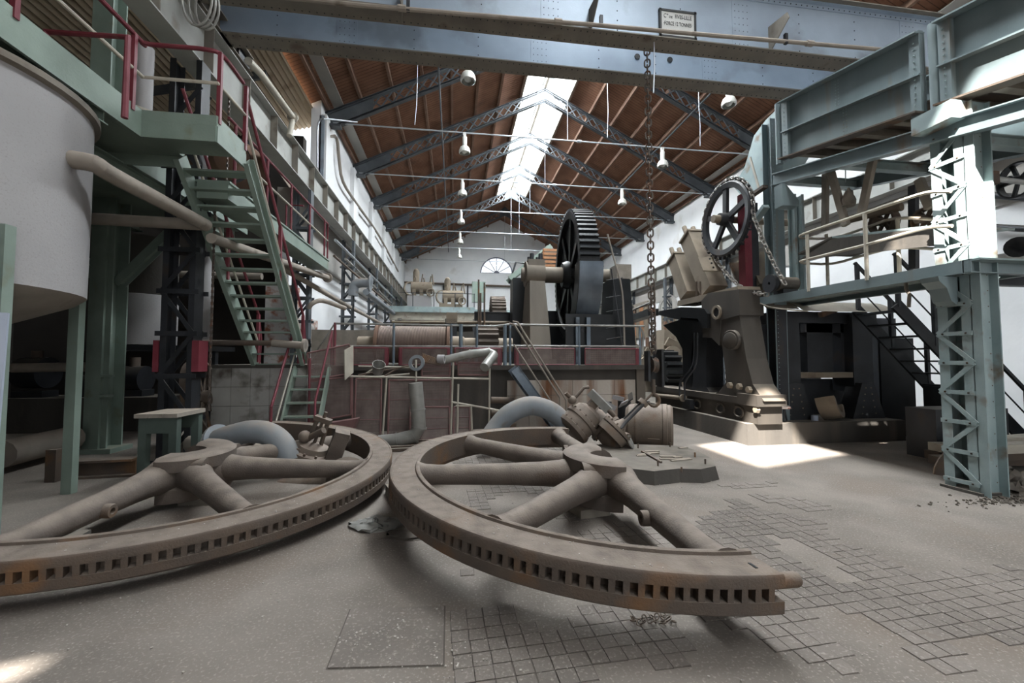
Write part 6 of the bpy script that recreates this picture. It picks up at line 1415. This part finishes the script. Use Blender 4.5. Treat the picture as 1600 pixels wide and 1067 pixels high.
MB_ = PX(1320, 345, 6.6); tag(MB().disc(.06, .8, 12, along(MB_, (.2, -1, -.05))).build('pulley_shaft', M['tan_iron']), 'dusty shaft leading to the larger walkway pulley', 'shaft')
t = lump('hanging_sack', PX(1326, 322, 6.35) - V((0, 0, .0)), (.1, .1, .26), 'timber', 'torn grey sack hanging below the conveyor joist', 'sack', 14, 8, 9, .4)
tag(MB().tube([PX(1321, 285, 6.35), PX(1321, 252, 6.35)], .008, 5).build('sack_string', M['zinc']), 'thin string holding the torn grey sack', 'string')

# ---- dark frame below the walkway
YK = 7.55
df = thing('crusher_frame', 'dark plate frame of the crusher standing on splayed feet', 'frame', (7.3, YK, PH))
def pyspan(px0, px1, py0, py1, Y0, Y1, nm, m, t):
    a, b = PY(px0, py0, Y0), PY(px1, py1, Y0); return MB().span(a.x, b.x, Y0, Y1, min(a.z, b.z), max(a.z, b.z)).build(nm, M[m], t, False)
pyspan(1225, 1252, 492, 612, YK, YK + .5, 'post_plate', 'dark_steel', df); pyspan(1331, 1366, 490, 612, YK, YK + .5, 'post_plate', 'dark_steel', df)
pyspan(1260, 1303, 500, 590, YK + .2, YK + .5, 'middle_plate', 'dark_steel', df); pyspan(1313, 1333, 500, 590, YK + .2, YK + .5, 'middle_plate', 'dark_steel', df); pyspan(1250, 1335, 592, 650, YK + .6, YK + .66, 'back_plate', 'dark_steel', df); pyspan(1250, 1335, 500, 520, YK + .2, YK + .4, 'head_plate', 'dark_steel', df); pyspan(1250, 1333, 582, 590, YK + .02, YK + .2, 'cross_tie', 'tan_iron', df)
pyspan(1215, 1370, 486, 506, YK + .1, YK + .6, 'lintel', 'dark_steel', df)
for px_ in (1237, 1348):
    a = PY(px_, 655, YK); MB().prism([(-.38, PH), (.38, PH), (.14, PH + .72), (-.14, PH + .72)], .34, frame((a.x, YK + .2, 0), (1, 0, 0), (0, 0, 1))).build('splayed_foot', M['dark_steel'], df, False)
    g = MB()
    for k in range(5):
        for s in (-1, 1): g.rivet((a.x + s * (.06 + .04 * (4 - k) * .6), YK - .14, PH + .1 + .13 * k), (0, -1, 0), .018)
    stuff(g.build('rivets', M['tan_iron'], df, False))
MB().beam(PY(1282, 492, YK - .05), PY(1315, 480, YK - .05), .1, .1).build('strut', M['rust_iron'], df, False)
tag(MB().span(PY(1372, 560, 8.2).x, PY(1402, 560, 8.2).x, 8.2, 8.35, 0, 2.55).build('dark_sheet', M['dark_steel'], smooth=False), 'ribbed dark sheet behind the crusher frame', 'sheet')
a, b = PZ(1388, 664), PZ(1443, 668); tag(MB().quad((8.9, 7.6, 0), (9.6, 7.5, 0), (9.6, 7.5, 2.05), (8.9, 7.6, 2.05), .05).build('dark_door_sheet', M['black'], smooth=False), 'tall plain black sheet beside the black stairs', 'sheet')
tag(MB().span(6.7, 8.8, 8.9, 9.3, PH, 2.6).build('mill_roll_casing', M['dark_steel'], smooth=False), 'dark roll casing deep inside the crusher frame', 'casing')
hd = thing('hood_sheet', 'pale bent hood sheet over the crusher frame', 'hood', PY(1300, 480, 7.2))
a, b = PY(1196, 484, 7.3), PY(1396, 487, 7.3)
g = MB(); n = 8; vs = []
for x in (a.x, (a.x * 3 + b.x) / 4 - .02): vs += [(x, 7.25 + .5 * i / n, a.z + .02 + .24 * math.sin(PI / 2 * i / n)) for i in range(n + 1)]
g.add(vs, [(i, i + 1, n + 2 + i, n + 1 + i) for i in range(n)]); g.build('left_sheet', M['pedestal'], hd)
g = MB(); vs = []
for x in ((a.x * 3 + b.x) / 4 + .02, b.x): vs += [(x, 7.2 + .55 * i / n, a.z - .02 + .26 * math.sin(PI / 2 * i / n)) for i in range(n + 1)]
g.add(vs, [(i, i + 1, n + 2 + i, n + 1 + i) for i in range(n)]); g.build('right_sheet', M['beige'], hd)
# broken bearing shell, stool, paint tin on the plinth
c = PY(1300, 650, 7.3); bsX = along((c.x, 7.35, PH + .32), (.55, -.8, .25))
tag(MB().lathe([(.2, -.16), (.3, -.16), (.31, 0), (.3, .16), (.2, .16), (.19, 0)], 26, bsX, math.radians(150), math.radians(345), True).build('bearing_shell', M['tan_iron']), 'broken half round bearing shell on the plinth', 'bearing')
stl = thing('small_stool', 'low stool with flaking red and white top on the plinth corner', 'stool', PY(1200, 660, 7.2))
c = V((6.27, 7.25, PH)); M['red_white'] = mat('flaking_red_white', 'c9bdb6', 'd6cdc7', 4, .7, patch='9b4a3c', pscale=14, pamt=.5)
MB().disc(.16, .035, 26, Matrix.Translation((c.x, c.y, PH + .26))).build('seat', M['red_white'], stl)
for k in range(3): a = 2 * PI * k / 3 + .4; MB().tube([(c.x + .12 * math.cos(a), c.y + .1 * math.sin(a), PH + .26), (c.x + .17 * math.cos(a), c.y + .1 * math.sin(a), PH + .012)], .016, 8).build('leg', M['dark_steel'], stl)
tag(MB().disc(.06, .1, 18, Matrix.Translation((PY(1273, 660, 7.3).x, 7.3, PH + .0))).build('paint_tin', M['panel']), 'small bluish tin on the plinth by the bearing shell', 'tin')
# ---- black stairs on the right
bs = thing('black_stairs', 'black steel stairs with handrail in front of the right white wall', 'stairs', (10.1, 6.6, 0))
sa, sb_ = V((PY(1368, 497, 6.9).x, 6.9, 2.62)), V((10.25, 6.5, .05))
for dy in (-.38, .38): MB().beam(sa + V((0, dy, 0)), sb_ + V((0, dy, 0)), .05, .2).build('stringer', M['plank'], bs, False)
for k in range(11): p = sa.lerp(sb_, (k + .5) / 11); MB().box(p, (.24, .74, .03)).build('tread', M['plank'], bs, False)
for dy in (-.38, .38):
    u = V((0, dy, .95)); MB().beam(sa + u, sb_ + u, .05, .05).build('handrail', M['plank'], bs, False); MB().tube([sa + V((0, dy, .5)), sb_ + V((0, dy, .5))], .014, 6).build('mid_rail', M['plank'], bs)
    for f in (.02, .3, .6, .99): p = sa.lerp(sb_, f) + V((0, dy, 0)); MB().beam(p, p + V((0, 0, .95)), .06, .06, (0, 1, 0)).build('rail_post', M['plank'], bs, False)
p = sa.lerp(sb_, .55); MB().span(p.x - .1, p.x + .1, p.y - .3, p.y + .3, 0, p.z - .12).build('prop', M['plank'], bs, False)
# ---- right hand clutter
_P = [PY(x, y, 4.78) for x, y in ((1459, 741), (1461, 730), (1467, 718), (1477, 706), (1486, 701), (1496, 700), (1500, 744), (1478, 744))]
tag(MB().add(_P + [p + V((.02, .03, 0)) for p in _P], [tuple(range(8)), tuple(range(15, 7, -1))] + [(i, (i + 1) % 8, 8 + (i + 1) % 8, 8 + i) for i in range(8)]).build('curved_plate', M['rust_iron'], smooth=False), 'rusty curved plate leaning beside the laced column foot', 'plate')
for k in range(6):
    y = 5.35 + .0 * k; z = .12 + .13 * (k // 2); tag(MB().box((8.0 + .35 * (k % 2), 5.1 + .5 * (k % 2) - .08 * k, z + .0), (2.0, .2, .12), Matrix.Rotation(.12 * (k % 3 - 1), 3, 'Z')).build('stacked_beam', M['beige'] if k > 2 else M['rust_iron'], smooth=False), 'heavy steel beam in the pile behind the laced column', 'beam', 'beams piled behind the laced column')
for k, (x, y, s) in enumerate(((6.75, 4.1, .16), (7.0, 4.35, .2), (7.25, 4.0, .18), (6.95, 3.85, .12))): lump('rubble_heap', (x, y, 0), (s * 1.3, s, s * .9), 'rubble', ('small', 'tall', 'broad', 'tiny')[k] + ' heap of dark rubble right of the laced column', 'rubble', 16, 7, 20 + k, .8)
g = MB()
for k in range(240): s = random.uniform(.006, .03); g.box((random.gauss(6.3, .45), random.gauss(3.93, .07), s / 3), (s, s * .8, s * .6), Euler((random.uniform(0, 3),) * 3).to_matrix())
tag(stuff(g.build('gravel', M['rubble'], smooth=False)), 'loose gravel around the foot of the laced column', 'gravel')
tag(MB().box((8.3, 5.85, .4), (1.4, .45, .8)).build('dark_crate', M['dark_steel'], smooth=False), 'dark crate below the black stairs', 'crate')
tag(MB().box((10.6, 5.6, 1.0), (.7, .4, .25)).build('timber_chock', M['timber'], smooth=False), 'brown timber chock on the dark clutter', 'chock'); tag(MB().box((10.6, 5.6, .44), (1.1, .6, .87)).build('iron_bin', M['black'], smooth=False), 'black iron bin below the timber chock', 'bin')
pulley(PY(1592, 281, 5.0), .27, .1, 'black spoked pulley on the wall shaft right of the laced column', 'black', 5, (1, -.2, 0))
sh = thing('line_shaft', 'pale line shaft with bearing on the laced column', 'shaft', PY(1545, 285, 4.6)); MB().tube([PY(1536, 277, 4.3), PY(1610, 286, 4.9)], .035, 10).build('shaft', M['galv'], sh); MB().box(PY(1541, 280, 4.3), (.2, .14, .16)).build('bearing', M['rust_iron'], sh, False)
pipe('wall_main', [PX(1540, 304, 11.8), PX(1610, 310, 11.8)], .07, 'dark_steel', 'upper dark pipe on the right white wall'); pipe('wall_main', [PX(1540, 354, 11.8), PX(1610, 358, 11.8)], .07, 'dark_steel', 'lower dark pipe on the right white wall')
pipe('flanged_pipe', [PY(1590, 386, 5.2), PY(1640, 380, 5.4)], .09, 'dark_steel', 'dark pipe with an open flange beyond the laced column', flange=(0,)); pipe('grey_main', [PY(1540, 412, 5.6), PY(1640, 398, 5.8)], .13, 'galv', 'fat grey pipe beyond the laced column')
tag(MB().lathe([(.3, 0), (.3, .1), (.24, .3), (.1, .5), (.09, .5), (.23, .29), (.29, .1), (.29, 0)], 26, along(PY(1590, 222, 5.4) + V((0, 0, .2)), (-.4, -.2, -1))).build('rusty_funnel', M['teal_worn']), 'rusty teal funnel beyond the laced column top', 'funnel')
# hooks hanging under the walkway
tag(MB().tube([V((6.3, PX(1416, 440, 6.3).y, 2.74)), PX(1416, 452, 6.3), PX(1421, 460, 6.3), PX(1420, 480, 6.3)], .022, 8).build('hanging_clamp', M['cream_pipe']), 'pale clamp hanging below the walkway', 'clamp')
pipe('slack_cable', smooth_path([PX(1188, 474, 5.95), PX(1205, 480, 5.95), PX(1235, 484, 6.0), PX(1262, 486, 6.1)], 4), .014, 'beige', 'slack pale cable drooping below the walkway beam', 'cable', n=6)
# ---- tan machines seen past the platform
for k, (px_, py_, Y, w_, h_) in enumerate(((978, 545, 18.5, .9, 1.2), (1045, 545, 16.5, 1.0, 1.6), (1008, 560, 15.0, .7, .9))):
    c = PY(px_, py_, Y); t = thing('distant_mill', ('ribbed', 'bolted', 'squat')[k] + ' tan mill casting seen beyond the hook block', 'mill', (c.x, Y, 0))
    taper(MB(), c.x, Y, PH if c.x > 5 else 0, c.z + h_ / 2, w_ * 1.1, .9, w_ * .75, .7).build('body', M['tan_iron'], t, False)
    for j in range(3): MB().tube([(c.x - .25 + .25 * j, Y - .2, c.z + h_ / 2), (c.x - .25 + .25 * j, Y - .2, c.z + h_ / 2 + .35)], .07, 10).build('bolt', M['roller_edge'], t)
    MB().disc(.3, .5, 20, along((c.x - .2, Y - .7, c.z - .2), (.3, 1, 0))).build('roll_end', M['tan_iron'], t); MB().box((c.x, Y - .5, c.z + .15), (w_ * .8, .1, .35), Euler((.3, .4, 0)).to_matrix()).build('side_plate', M['tan_iron'], t, False)
c = PY(1040, 575, 13.5); rg = thing('dark_pinion', 'dark toothed pinion below the tan castings', 'gear', (c.x, 13.5, 0)); gear(rg, 'rim', Matrix.Translation((c.x, 13.5, 1.18)) @ Matrix(((0, 0, 1, 0), (1, 0, 0, 0), (0, 1, 0, 0), (0, 0, 0, 1))), .75, .6, 16, 'black', .14, .5)
